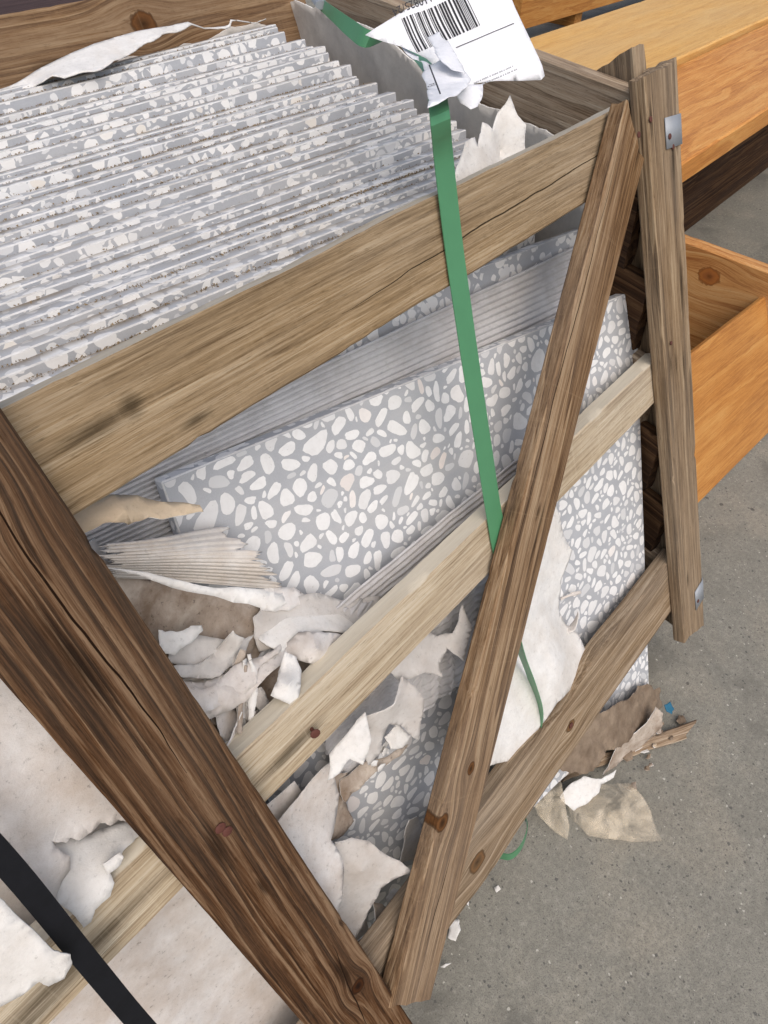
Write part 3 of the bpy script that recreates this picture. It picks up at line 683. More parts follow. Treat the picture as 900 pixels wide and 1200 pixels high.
for k in range(16):
    fx, fz, fn = LWP = (-0.5806, -0.2814, 0.035)
    cx, cz, cn = fx + sr.gauss(0, .009), fz + sr.gauss(0, .011), fn + sr.uniform(-.016, .008)
    L, wd, th = sr.uniform(.02, .05), sr.uniform(.003, .011), sr.gauss(.95, .3); dx, dz = math.cos(th), math.sin(th)
    q = [(-L / 2, -wd / 2), (0, -wd * .7), (L / 2, -wd * .3), (L / 2, wd * .5), (0, wd * .6), (-L / 2, wd / 2)]
    o = sheet('paper_shred', [LW((cx + a * dx - b * dz, cz + a * dz + b * dx, cn + sr.uniform(-.005, .005) + a * .3)) for a, b in q], sr.choice([W2, G2, R2, S2]), jag=.1, res=.004, seed=50 + k)
    P(o, 'small torn paper shred in the rubble between the dark post and middle rail', 'paper', 'paper shreds in the rubble')

P(sheet('torn_cardboard', [(-0.618, -0.0304, -0.2172), (-0.5767, -0.042, -0.2542), (-0.5199, -0.0513, -0.2809), (-0.4707, -0.0701, -0.3094), (-0.4417, -0.0891, -0.3233), (-0.4725, -0.0967, -0.3155), (-0.5584, -0.0943, -0.3049), (-0.5976, -0.095, -0.3116), (-0.6093, -0.0714, -0.277)], S2, jag=.07, res=.008, seed=150, rough=.004), 'large stained card lying beneath the paper rubble above the middle rail')
P(sheet('torn_cardboard', [(-0.5389, -0.0443, -0.2445), (-0.4993, -0.0473, -0.2565), (-0.4619, -0.0624, -0.2866), (-0.4264, -0.0762, -0.3033), (-0.4356, -0.0905, -0.3112), (-0.4657, -0.0934, -0.3029), (-0.4988, -0.0788, -0.2791), (-0.5318, -0.0657, -0.2687), (-0.5485, -0.0581, -0.2665)], G2, jag=.07, res=.006, seed=151, rough=.003), 'grey layered card behind the white torn card at the middle rail')
P(sheet('torn_cardboard', [(-0.6169, -0.0468, -0.2198), (-0.5975, -0.0611, -0.243), (-0.5722, -0.0695, -0.2575), (-0.5508, -0.0704, -0.2596), (-0.526, -0.0692, -0.267), (-0.5272, -0.0761, -0.2678), (-0.5548, -0.0826, -0.2575), (-0.5693, -0.0841, -0.256), (-0.5822, -0.0854, -0.259), (-0.6043, -0.0813, -0.2545), (-0.6233, -0.0741, -0.253)], R2, jag=.07, res=.006, seed=152, rough=.002, ctrl=[(-0.5956, -0.0796, -0.2405)]), 'broad cream card flap with a curled ragged edge above the rubble')
P(sheet('torn_cardboard', [(-0.599, -0.0327, -0.2074), (-0.5812, -0.0381, -0.2249), (-0.5649, -0.048, -0.2429), (-0.5443, -0.0533, -0.2501), (-0.5613, -0.0608, -0.2523), (-0.5803, -0.06, -0.2456), (-0.6003, -0.0539, -0.2312), (-0.6093, -0.0443, -0.2191)], G2, jag=.08, res=.006, seed=153, rough=.003), 'grey torn card layer at the lower edge of the brown hollow')
P(sheet('torn_cardboard', [(-0.5236, -0.033, -0.2333), (-0.4937, -0.0417, -0.2536), (-0.4827, -0.0557, -0.2709), (-0.5118, -0.0536, -0.2559), (-0.5303, -0.0444, -0.2446)], R2, jag=.08, res=.005, seed=154), 'cream card tip below the long white sliver')
# wrapping of the left half
P(sheet('cardboard_wrap', [LW((-1.22, -.10, .075)), LW((-.9, -.10, .075)), LW((-.60, -.13, .078)), LW((-.60, -.4, .07)), LW((-.60, -.66, .07)), LW((-.9, -.665, .068)), LW((-1.22, -.665, .068))], G2, jag=.01, res=.02, seed=19, rough=.006, rscale=9), 'plain grey inner card wall behind the torn wrap and black strap')
P(sheet('cardboard_wrap', [(-0.6617, 0.0325, -0.0761), (-0.6598, 0.0069, -0.1306), (-0.6504, -0.0303, -0.1968), (-0.6551, -0.0545, -0.2403), (-0.7236, -0.0189, -0.1577)], G2, jag=.04, res=.010, seed=20, rough=.004),
  'grey cardboard fold behind the upper part of the dark middle post')
P(sheet('cardboard_wrap', [(-0.7041, -0.0175, -0.1265), (-0.6609, -0.0301, -0.1609), (-0.633, -0.0513, -0.1949), (-0.6387, -0.1111, -0.3187), (-0.6743, -0.1001, -0.2779), (-0.6805, -0.0946, -0.2601), (-0.6877, -0.0941, -0.2539), (-0.6904, -0.0922, -0.2469), (-0.6959, -0.0923, -0.2448), (-0.699, -0.0896, -0.2384), (-0.7053, -0.0912, -0.2369), (-0.7124, -0.0918, -0.2334), (-0.7145, -0.0882, -0.23), (-0.7178, -0.087, -0.2322), (-0.7222, -0.0853, -0.2233), (-0.7218, -0.0932, -0.2266), (-0.7201, -0.0964, -0.2315), (-0.7242, -0.0993, -0.2381), (-0.7301, -0.1, -0.2398), (-0.7389, -0.1046, -0.243), (-0.7417, -0.0901, -0.2142), (-0.7482, -0.0671, -0.171)], R2, jag=.13, clean=(0, 1, 2, 20, 21), res=.007, seed=21, rough=.0035, rscale=16, ctrl=[(-0.6893, -0.0614, -0.173), (-0.6828, -0.0797, -0.2154)]),
  'large creased white cardboard wrap left of the dark middle post, torn along its lower edge')
P(sheet('cardboard_wrap', [(-0.735, -0.0821, -0.2209), (-0.7007, -0.0869, -0.2524), (-0.6757, -0.0952, -0.2716), (-0.6774, -0.1034, -0.2704), (-0.6942, -0.1049, -0.2588), (-0.7043, -0.1079, -0.2555), (-0.711, -0.1112, -0.253), (-0.7126, -0.117, -0.2566), (-0.7183, -0.1196, -0.26), (-0.7282, -0.1188, -0.2607), (-0.7336, -0.1206, -0.2648), (-0.7381, -0.1202, -0.264), (-0.7373, -0.1135, -0.2533), (-0.7391, -0.1021, -0.2421)], W2, jag=.09, res=.006, seed=22),
  'white inner card layer sticking out below the torn wrap, over the middle rail')
P(sheet('paper_scrap', [(-0.7106, -0.1088, -0.2425), (-0.7004, -0.1097, -0.2447), (-0.7004, -0.1129, -0.2471), (-0.7048, -0.114, -0.2495), (-0.712, -0.1128, -0.2493)], W2, jag=.08, res=.004, seed=23), 'small white flake on the torn inner layer above the middle rail', 'paper')
P(sheet('cardboard_wrap', [(-0.801, -0.0698, -0.2631), (-0.7439, -0.0976, -0.3277), (-0.6607, -0.1095, -0.3553), (-0.5758, -0.1147, -0.3725), (-0.5736, -0.1622, -0.4904), (-0.5945, -0.2388, -0.6808), (-0.6171, -0.288, -0.7952), (-0.7788, -0.2384, -0.7052), (-0.8828, -0.1072, -0.4006)], R2, jag=.02, res=.011, seed=24, rough=.004, rscale=10),
  'smooth greyish cardboard wrap below the middle rail, crossed by the dark post')
P(sheet('torn_cardboard', [(-0.7589, -0.0951, -0.1653), (-0.7508, -0.1079, -0.1898), (-0.7502, -0.1219, -0.2123), (-0.7506, -0.1313, -0.2266), (-0.7468, -0.1378, -0.2365), (-0.7489, -0.14, -0.2416), (-0.7562, -0.1406, -0.2482), (-0.7634, -0.1378, -0.2467), (-0.7646, -0.1343, -0.241), (-0.7732, -0.1326, -0.2421), (-0.783, -0.1294, -0.2397), (-0.8015, -0.1228, -0.2295)], W2, jag=.08, clean=(0, 1, 2), res=.006, seed=25),
  'bright white card flap overlapping the black strap')
# between the posts, under the middle rail
P(sheet('torn_cardboard', [(-0.6082, -0.1293, -0.3711), (-0.5478, -0.1244, -0.3749), (-0.5424, -0.1251, -0.3765), (-0.5486, -0.1388, -0.4133), (-0.5634, -0.1473, -0.4279), (-0.5801, -0.1587, -0.4191), (-0.5831, -0.1751, -0.4319), (-0.5986, -0.188, -0.4567), (-0.6163, -0.1951, -0.4782), (-0.6143, -0.1517, -0.4027)], R2, jag=.06, res=.006, seed=26),
  'white torn card standing right of the dark post under the middle rail')
P(sheet('torn_cardboard', [(-0.5764, -0.1383, -0.4272), (-0.5387, -0.1254, -0.4074), (-0.5286, -0.1301, -0.4185), (-0.5416, -0.1376, -0.4408), (-0.5451, -0.1511, -0.4671), (-0.5611, -0.1533, -0.4622), (-0.5759, -0.15, -0.4494)], S2, jag=.1, res=.005, seed=27), 'brown stained card tongue beside the pebbled tile below the middle rail')
P(sheet('torn_cardboard', [(-0.5748, -0.1567, -0.4396), (-0.5609, -0.164, -0.4465), (-0.5506, -0.1751, -0.4572), (-0.5437, -0.1942, -0.4763), (-0.5342, -0.2163, -0.4997), (-0.5496, -0.2065, -0.4997), (-0.5631, -0.2016, -0.5035), (-0.5742, -0.2024, -0.5204), (-0.5886, -0.2037, -0.5386), (-0.6098, -0.2077, -0.5582), (-0.6165, -0.1814, -0.5071), (-0.5924, -0.1679, -0.4759)], G2, jag=.05, res=.005, seed=28, ctrl=[(-0.571, -0.1865, -0.4634)]),
  'pointed grey card flap with a white rim reaching towards the brace')
P(sheet('torn_cardboard', [(-0.5676, -0.1959, -0.5559), (-0.5592, -0.2111, -0.566), (-0.5638, -0.2236, -0.585), (-0.5848, -0.2205, -0.5777), (-0.6046, -0.2205, -0.5726), (-0.6045, -0.2061, -0.5594)], S2, jag=.06, res=.004, seed=29, ctrl=[(-0.5839, -0.2144, -0.5383)]), 'dirty rolled card below the pointed flap, above the bottom rail')
for k, (x, y) in enumerate(((455, 1055), (463, 1048), (470, 1060), (458, 1072))):
    pass
P(sheet('paper_scrap', [(-0.5502, -0.1996, -0.5899), (-0.5391, -0.2012, -0.5809), (-0.5386, -0.2065, -0.5807), (-0.5485, -0.2148, -0.5998), (-0.5567, -0.2148, -0.5999)], W2, jag=.06, res=.004, seed=31), 'white paper shard standing beside the foot of the brace', 'paper', 'white shards at the brace foot')
P(sheet('paper_scrap', [(-0.5368, -0.2017, -0.6073), (-0.529, -0.2101, -0.6015), (-0.5361, -0.2188, -0.6091), (-0.5469, -0.2185, -0.6085)], W2, jag=.08, res=.004, seed=32), 'white paper shard standing beside the foot of the brace', 'paper', 'white shards at the brace foot')
P(sheet('torn_cardboard', [(-0.5222, -0.1929, -0.5643), (-0.5083, -0.1856, -0.522), (-0.5001, -0.1842, -0.5036), (-0.4872, -0.1847, -0.5199), (-0.4836, -0.1929, -0.559), (-0.4966, -0.2046, -0.6014)], G2, jag=.06, res=.004, seed=33), 'narrow curled card lip standing against the brace on the pebbled tile')
P(sheet('torn_cardboard', [(-0.4742, -0.1089, -0.3135), (-0.4593, -0.1283, -0.3484), (-0.4389, -0.1355, -0.355), (-0.4176, -0.1464, -0.3754), (-0.4121, -0.1374, -0.3697), (-0.3951, -0.1342, -0.3671), (-0.3897, -0.1517, -0.3774), (-0.3653, -0.141, -0.3577), (-0.3589, -0.1222, -0.3445), (-0.3818, -0.1294, -0.3611), (-0.4086, -0.1177, -0.3389)], G2, jag=.06, res=.005, seed=34), 'ragged grey card strip hanging behind the middle rail near the brace')
P(sheet('torn_cardboard', [(-0.508, -0.1261, -0.3484), (-0.4596, -0.1299, -0.3369), (-0.4531, -0.1417, -0.3494), (-0.452, -0.1515, -0.362), (-0.4711, -0.1632, -0.3991), (-0.4793, -0.1486, -0.3754), (-0.4886, -0.1424, -0.366), (-0.5036, -0.1464, -0.3905), (-0.518, -0.1452, -0.3978), (-0.5162, -0.1335, -0.3708)], G2, jag=.05, res=.005, seed=35, ctrl=[(-0.4837, -0.1427, -0.3363)]), 'drooping grey card lobe with a tan underside below the middle rail')
P(sheet('paper_scrap', [(-0.5481, -0.1292, -0.3456), (-0.5052, -0.1293, -0.3357), (-0.5154, -0.1453, -0.3475), (-0.532, -0.1509, -0.3605), (-0.5381, -0.1424, -0.3509), (-0.5506, -0.1427, -0.3566), (-0.5606, -0.1389, -0.358)], W2, jag=.06, res=.004, seed=36), 'white paper lobe hanging just below the middle rail', 'paper')
P(sheet('paper_scrap', [(-0.493, -0.1411, -0.3882), (-0.4753, -0.1409, -0.3878), (-0.4697, -0.1543, -0.4039), (-0.4828, -0.1552, -0.406), (-0.4936, -0.15, -0.3988)], W2, jag=.08, res=.004, seed=37), 'small white paper scrap tucked under the drooping grey card', 'paper')
P(sheet('torn_cardboard', [(-0.5398, -0.1303, -0.4163), (-0.5092, -0.1354, -0.4206), (-0.4801, -0.1441, -0.4357), (-0.4633, -0.1476, -0.4438), (-0.4769, -0.1502, -0.4397), (-0.5089, -0.1458, -0.4295), (-0.5458, -0.1428, -0.4327)], S2, jag=.12, res=.004, seed=38, rough=.003), 'brown decayed card strip along the ribbed sheet edge')
for k in range(7):
    fx, fz, fn = (-0.4987, -0.4377, 0.032)
    cx, cz, cn = fx + sr.gauss(0, .008), fz + sr.gauss(0, .007), fn + sr.uniform(-.004, .004); s = sr.uniform(.003, .006)
    o = sheet('paper_shred', [LW((cx + s * math.cos(a) * sr.uniform(.6, 1.2), cz + s * math.sin(a) * sr.uniform(.6, 1.2), cn + sr.uniform(-.002, .002))) for a in (0, 1.2, 2.3, 3.5, 5)], W2, jag=.1, res=.003, seed=80 + k)
    P(o, 'tiny white paper crumb on the decayed card strip', 'paper', 'paper crumbs on the decayed strip')
# right of the brace
P(sheet('torn_cardboard', [(-0.3502, -0.1445, -0.4113), (-0.242, -0.0972, -0.3268), (-0.1695, -0.0948, -0.3313), (-0.1618, -0.1168, -0.3773), (-0.1613, -0.1321, -0.4079), (-0.1552, -0.1456, -0.4291), (-0.1695, -0.1496, -0.4434), (-0.1823, -0.1514, -0.4528), (-0.1972, -0.1671, -0.4892), (-0.1957, -0.179, -0.5067), (-0.1891, -0.1951, -0.5187), (-0.1929, -0.2177, -0.5409), (-0.213, -0.2285, -0.5559), (-0.28, -0.2239, -0.53), (-0.313, -0.2239, -0.535), (-0.3576, -0.2245, -0.5465), (-0.3953, -0.2103, -0.5187), (-0.4319, -0.1935, -0.4847)], W2, jag=.04, res=.007, seed=40, rough=.002, ctrl=[(-0.2704, -0.1792, -0.4717), (-0.2571, -0.2051, -0.4966)]),
  'large clean white card right of the brace, crossed by the green strap')
P(sheet('paper_scrap', [(-0.1864, -0.1604, -0.4785), (-0.1739, -0.1673, -0.4744), (-0.1619, -0.1731, -0.4778), (-0.1611, -0.175, -0.4822), (-0.1787, -0.1685, -0.4772), (-0.1903, -0.1628, -0.4792)], R2, jag=.05, res=.004, seed=41), 'thin paper shred sticking out over the pebbled tile', 'paper')
P(sheet('paper_scrap', [(-0.197, -0.1782, -0.5099), (-0.1894, -0.1844, -0.5142), (-0.1824, -0.1843, -0.4885), (-0.1829, -0.1878, -0.4917), (-0.1966, -0.1932, -0.5042), (-0.2036, -0.187, -0.5101)], R2, jag=.05, res=.004, seed=42), 'small curled paper hook at the edge of the clean white card', 'paper')
P(sheet('torn_cardboard', [(-0.3913, -0.2036, -0.5638), (-0.3399, -0.2217, -0.5906), (-0.336, -0.2312, -0.6025), (-0.379, -0.232, -0.5944), (-0.4198, -0.2227, -0.5778), (-0.4301, -0.2077, -0.5581)], G2, jag=.05, res=.005, seed=43, ctrl=[(-0.3932, -0.2224, -0.5519)]), 'grey rolled card between the brace and the bottom rail')
P(sheet('paper_scrap', [(0.0475, -0.2702, -0.7916), (0.0753, -0.2807, -0.7983), (0.0755, -0.291, -0.8147), (0.0539, -0.2938, -0.8289), (0.0416, -0.2883, -0.8363)], W2, jag=.05, res=.004, seed=44), 'white card corner poking out behind the slipped tile', 'paper')

# card inside the right end and along the back
P(sheet('end_cardboard', [(0.2074, 0.7746, -0.1421), (0.188, 0.7329, -0.0752), (0.1679, 0.6707, -0.0485), (0.1625, 0.6386, -0.0518), (0.1573, 0.6134, -0.0414), (0.1348, 0.5222, -0.0397), (0.1186, 0.4657, -0.037), (0.1088, 0.4255, -0.0371), (0.0996, 0.3873, -0.0391), (0.083, 0.3008, -0.0631), (0.0657, 0.2269, -0.0701), (0.0546, 0.1729, -0.0709), (0.0377, 0.0952, -0.0708), (0.0291, 0.0595, -0.0723), (0.0251, -0.014, -0.205), (0.0816, 0.1833, -0.3021), (0.1449, 0.4754, -0.2442)], [M_PANEL, M_RIM], jag=.06, res=.010, seed=60, rough=.003, thick=.002),
  'grey card panel lining the right end behind the tiles')
P(sheet('torn_cardboard', [(-0.2429, 0.0181, -0.0338), (-0.2153, 0.0319, -0.0221), (-0.1977, 0.0401, -0.013), (-0.1819, 0.0419, -0.0139), (-0.1854, 0.035, -0.0199), (-0.1641, 0.0469, -0.0073), (-0.1556, 0.0451, -0.0115), (-0.1562, 0.0399, -0.0135), (-0.1406, 0.0478, -0.0054), (-0.1206, 0.0513, 0.0029), (-0.1227, 0.0395, -0.0094), (-0.1198, 0.0303, -0.0155), (-0.128, 0.0152, -0.0406), (-0.173, -0.0015, -0.0743)], W2, jag=.05, res=.005, seed=61, ctrl=[(-0.1411, 0.0408, -0.0366)]),
  'white torn card standing up behind the upper rail, with a jagged top')
P(sheet('paper_strip', [(-0.3479, 0.585, -0.0612), (-0.3037, 0.585, -0.0563), (-0.2595, 0.585, -0.0456), (-0.2004, 0.585, -0.0365), (-0.1393, 0.585, -0.0327), (-0.0614, 0.585, -0.034), (0.0089, 0.585, -0.0399), (0.0727, 0.585, -0.0486), (0.053, 0.585, -0.0519), (0.0069, 0.585, -0.0502), (-0.0359, 0.585, -0.045), (-0.0853, 0.569, -0.0372), (-0.1173, 0.564, -0.0353), (-0.153, 0.554, -0.0387), (-0.1862, 0.543, -0.0436), (-0.2089, 0.533, -0.0423), (-0.227, 0.528, -0.0459), (-0.2529, 0.528, -0.0447), (-0.2746, 0.533, -0.0483), (-0.2847, 0.538, -0.0441), (-0.2933, 0.549, -0.0513), (-0.3, 0.564, -0.0588), (-0.3499, 0.585, -0.0658)], W2, jag=.09, clean=(0, 1, 2, 3, 4, 5, 6), res=.006, seed=62, thick=.0012, rough=.0006),
  'long curled white paper strip with a ragged edge along the back rail')
P(sheet('torn_cardboard', [(-0.3874, 0.612, -0.137), (-0.3555, 0.618, -0.0716), (-0.2938, 0.618, -0.0716), (-0.1397, 0.616, -0.0642), (0.0778, 0.614, -0.0578), (0.1256, 0.614, -0.0793), (0.1009, 0.612, -0.2688)], [M_PANEL, M_RIM], jag=.05, res=.012, seed=63), 'dark shaded card between the back rail and the last tile')

# ---------------------------------------------------------------- straps and label
wx = Vector((.0105, 0, 0))
gp = [(-0.0333, 0.3676, 0.012), (-0.0662, 0.3143, 0.014), (-0.0876, 0.2696, 0.012), (-0.0974, 0.2372, 0.01), (-0.0526, 0.2322, 0.004), (-0.1231, 0.1371, 0.008), (-0.2864, 0.004, 0.0395), (-0.2865, -0.0039, 0.0086), LW((-.291, -.05, -.0030)), LW((-.297, -.1, -.0028)), LW((-.303, -.144, -.0036)), LW((-.309, -.21, -.003)), LW((-.315, -.275, -.0024)), LW((-.318, -.325, -.0024)),
      (-0.3129, -0.1462, -0.3445), (-0.3155, -0.1722, -0.415), (-0.31, -0.1945, -0.4669), (-0.3068, -0.212, -0.51), (-0.3114, -0.2192, -0.5444), (-0.3252, -0.2247, -0.5825), (-0.3434, -0.2329, -0.6167), (-0.3558, -0.2536, -0.6596), (-0.3692, -0.2683, -0.6534), (-0.3923, -0.2754, -0.6496), (-0.4099, -0.2719, -0.6567), (-0.4221, -0.2543, -0.6662), (-0.4618, -0.255, -0.6679), (-0.494, -0.26, -0.6442), (-0.508, -0.253, -0.6634)]
def edge_on(i, k):
    d = (Vector(gp[min(i + 1, len(gp) - 1)]) - Vector(gp[max(i - 1, 0)])).normalized(); flat = d.cross(INL).normalized()
    if flat.x < 0: flat = -flat
    return flat * .0095 * k + INL * .0095 * math.sqrt(1 - k * k)
gw = [Vector((.001, -.001, .005)), Vector((.0015, -.001, .006)), Vector((.0025, -.002, .007)), Vector((.003, -.002, .007)), Vector((.0085, -.006, .001)), Vector((.010, -.003, .0)), wx, wx, wx, wx, wx, wx, wx, wx] + [edge_on(i, k) for i, k in ((14, .75), (15, .45), (16, .42), (17, .45), (18, .4), (19, .75), (20, .8), (21, .7))] + [(co.location - Vector(gp[i])).normalized() * .008 + Vector((.0028, .0016, 0)) for i in range(22, len(gp))]
P(ribbon('packing_strap', gp, gw, M_GREEN), 'green plastic packing strap looped slackly round the crate', 'strap')
# grey crimp clip where the strap is joined
cl = empty('strap_clip', (-0.0281, 0.3741, 0.012)); P(cl, 'grey metal clip crimped on the green strap', 'clip')
ca, cb = Vector((-0.043, 0.3565, 0.014)), Vector((0.0081, 0.4285, 0.014)); cd = (cb - ca).normalized(); cu = Vector((0, 0, 1)); cs = cd.cross(cu).normalized()
vs = []; fs = []
for i in range(7):
    c = ca + cd * (.030 * i / 6)
    for k in range(10):
        a = k * 6.2832 / 10; vs.append(c + cs * math.cos(a) * .0075 + cu * math.sin(a) * (.0042 if i not in (2, 4) else .0034))
for i in range(6):
    for k in range(10): fs.append((i * 10 + k, i * 10 + (k + 1) % 10, (i + 1) * 10 + (k + 1) % 10, (i + 1) * 10 + k))
fs += [tuple(range(9, -1, -1)), tuple(60 + k for k in range(10))]
mesh_obj('sleeve', vs, fs, M_STEEL, cl)

bx_ = [LW((-0.7425, -.06, -.0215)), LW((-0.7390, -.15, -.022)), LW((-0.7395, -.21, -.022)), LW((-0.7455, -.30, -.0225)), LW((-0.7500, -.38, -.0225)), LW((-0.7530, -.5, -.0215)), LW((-0.7555, -.66, -.021))]
P(ribbon('packing_strap', bx_, [Vector((.0060, 0, 0))] * len(bx_), M_BLACK, thick=.0012), 'black plastic packing strap beside the dark middle post', 'strap')

LR, LA, LB, LN = Vector((-0.105, 0.028, 0.02)), Vector((-0.8823, 0.3963, -0.254)), Vector((0.16, 0.76, 0.63)), Vector((-0.4427, -0.5152, 0.7339))
def lab(a, b, h=0.0):
    dz = -.010 * max(0, a - .055) / .06 * max(0, 1 - b / .06)
    dz += .0045 * nz((a, b, 0), 30, 3) * min(1, max(0, (a - .03) / .05)) + .0015 * nz((a, b, 0), 12, 5)
    r = max(0, .012 - b) if a < .05 else 0
    return LR + LA * a + LB * b + LN * (dz + h - r * r * 30)
lt = empty('shipping_label', Vector((-0.105, 0.028, 0.02))); P(lt, 'white paper shipping label with a barcode, wrapped round the green strap', 'label')
def label_sheet(name, poly, res, seed, mat):
    rn = random.Random(seed); vv = []; ed = []
    Q = []
    for i in range(len(poly)):
        (x0, y0), (x1, y1) = poly[i], poly[(i + 1) % len(poly)]; k = max(1, int(math.hypot(x1 - x0, y1 - y0) / res))
        Q += [(x0 + (x1 - x0) * t / k, y0 + (y1 - y0) * t / k) for t in range(k)]
    vv = [Vector(q) for q in Q]; no = len(vv)
    xs = [q[0] for q in Q]; ys = [q[1] for q in Q]
    for i in range(int((max(xs) - min(xs)) / res) + 1):
        for j in range(int((max(ys) - min(ys)) / res) + 1):
            x = min(xs) + i * res + rn.uniform(-.2, .2) * res; y = min(ys) + j * res + rn.uniform(-.2, .2) * res
            if inside(x, y, Q): vv.append(Vector((x, y)))
    r = delaunay_2d_cdt(vv, [(i, (i + 1) % no) for i in range(no)], [list(range(no))], 1, 1e-6)
    o = mesh_obj(name, [lab(p.x, p.y) for p in r[0]], [tuple(f) for f in r[2]], mat, lt, True, 60)
    s = o.modifiers.new('t', 'SOLIDIFY'); s.thickness = .00025; s.offset = -1
label_sheet('paper', [(-0.0008, 0.0012), (0.0033, -0.0002), (0.0225, 0.0048), (0.0436, 0.0122), (0.0609, 0.0171), (0.0719, 0.0149), (0.0788, 0.0301), (0.089, 0.0513), (0.1038, 0.0697), (0.1272, 0.0893), (0.1168, 0.091), (0.0665, 0.0954), (0.0098, 0.1107), (-0.0144, 0.0934), (-0.0019, 0.0753), (-0.0009, 0.0603), (-0.0008, 0.0308)], .006, 1, M_LABEL)
P0_ = (0.1044, 0.0164)
o = sheet('fold', [(-0.206, 0.0785, 0.038), (-0.1802, 0.1264, 0.036), (-0.1736, 0.1128, 0.03), (-0.2157, 0.072, 0.034), (-0.3131, -0.0073, 0.046), (-0.3021, -0.0115, 0.049), (-0.2604, 0.0017, 0.044), (-0.2228, 0.0235, 0.04), (-0.208, 0.0458, 0.042), (-0.2124, 0.0573, 0.044)], [M_LABEL], lt, jag=.03, res=.005, seed=71, rough=.0035, rscale=50, thick=.0003)
o = sheet('fold', [(-0.2269, 0.0333, 0.03), (-0.2169, 0.0317, 0.034), (-0.1949, 0.031, 0.03), (-0.2066, 0.0221, 0.026), (-0.2229, 0.0148, 0.024), (-0.2313, 0.015, 0.024), (-0.2316, 0.0245, 0.026)], [M_LABEL], lt, jag=.03, res=.005, seed=72, rough=.002, thick=.0003)
o = sheet('crease', [(-0.1812, 0.0991, 0.046), (-0.1737, 0.0922, 0.05), (-0.192, 0.067, 0.049), (-0.2133, 0.0408, 0.046), (-0.2288, 0.0249, 0.043), (-0.2352, 0.0321, 0.046), (-0.2224, 0.0565, 0.048)], [M_LABEL], lt, jag=.04, res=.004, seed=73, rough=.003, rscale=60, thick=.0003)
# barcode and lettering printed on the label
def quads(name, rects, mat=M_INK):
    vs = []; fs = []
    for (a0, b0, a1, b1) in rects:
        k = 5
        for i in range(k + 1):
            t = i / k; vs += [lab(a0, b0 + (b1 - b0) * t, .0006), lab(a1, b0 + (b1 - b0) * t, .0006)]
        o = len(vs) - 2 * (k + 1)
        for i in range(k): fs.append((o + 2 * i, o + 2 * i + 1, o + 2 * i + 3, o + 2 * i + 2))
    return mesh_obj(name, vs, fs, mat, lt, False)
(a0, b0), (a1, b1), (a2, b2) = (0.0357, 0.0583), (0.0342, 0.0823), (0.0945, 0.0628)
rb_ = random.Random(8); a = min(a0, a1) ; rects = []; aend = a2
while a < aend:
    wbar = rb_.choice([.0006, .0006, .0012, .0018]); rects.append((a, b0 + .0005, a + wbar, b0 + .030)); a += wbar + rb_.choice([.0007, .0007, .0013, .0018])
quads('barcode', rects)
(la0, lb0), (la1, lb1) = (0.0064, 0.0493), (0.0621, 0.05)
def rule(name, p, q, wd):
    vs = []; fs = []; k = 24
    for i in range(k + 1):
        t = i / k; aa, bb = p[0] + (q[0] - p[0]) * t, p[1] + (q[1] - p[1]) * t
        vs += [lab(aa, bb - wd, .0007), lab(aa, bb + wd, .0007)]
    for i in range(k): fs.append((2 * i, 2 * i + 1, 2 * i + 3, 2 * i + 2))
    return mesh_obj(name, vs, fs, M_INK, lt, False)
rule('printed_line', (la0, lb0), (la1, lb1), .0003)
def text_mesh(txt, size):
    cu = bpy.data.curves.new('txt', 'FONT'); cu.body = txt; cu.size = size; cu.resolution_u = 2
    ob = bpy.data.objects.new('txt', cu); COL.objects.link(ob); bpy.context.view_layer.update()
    me = bpy.data.meshes.new_from_object(ob.evaluated_get(bpy.context.evaluated_depsgraph_get()))
    vs = [tuple(v.co) for v in me.vertices]; fs = [tuple(p.vertices) for p in me.polygons]
    bpy.data.objects.remove(ob); bpy.data.curves.remove(cu); bpy.data.meshes.remove(me); return vs, fs
(ta, tb), (tc, td) = (0.0613, 0.0849), (0.0986, 0.0813)
tv, tf = text_mesh('110825/24', 1.0); tw_ = max(v[0] for v in tv); k = (tc - ta) / tw_
mesh_obj('number', [lab(ta + v[0] * k, max(tb, b0 + .034) + .006 - v[1] * k, .0007) for v in tv], tf, M_INK, lt, False)
# faint illegible small print near the lower edge
(pa, pb), (pc, pd) = (0.0216, 0.013), (0.0615, 0.0336)
rows = []
for r_ in range(2):
    a = pa + .002 * r_
    while a < pc:
        wl = rb_.uniform(.0008, .0016); rows.append((a, pb + .0035 * r_ + .0003, a + wl, pb + .0035 * r_ + .0014)); a += wl + rb_.choice([.0004, .0004, .0012])
quads('small_print', rows, plain('faint_ink', (.35, .36, .38), .6, .3, .2))
fa, fb, fc = Vector((-0.2639, 0.0236, 0.0455)), Vector((-0.2907, 0.0071, 0.0468)), Vector((-0.2811, 0.0068, 0.048))
ex_ = (fb - fa).normalized(); ey_ = (fa - fc); ey_ = (ey_ - ex_ * ey_.dot(ex_)).normalized(); en_ = ex_.cross(ey_)
tv, tf = text_mesh('AR', .0085)
mesh_obj('lettering', [fa + ex_ * v[0] + ey_ * v[1] + (co.location - fa).normalized() * .003 for v in tv], tf, M_INK, lt, False)
q0, q1 = Vector((-0.231, 0.0566, 0.044)), Vector((-0.3015, -0.0079, 0.052)); sd_ = (q1 - q0).cross(co.location - q0).normalized() * .0005; tc_ = (co.location - q0).normalized() * .003
mesh_obj('printed_line', [q0 - sd_ + tc_, q0 + sd_ + tc_, q1 + sd_ + tc_, q1 - sd_ + tc_], [(0, 1, 2, 3)], M_INK, lt, False)

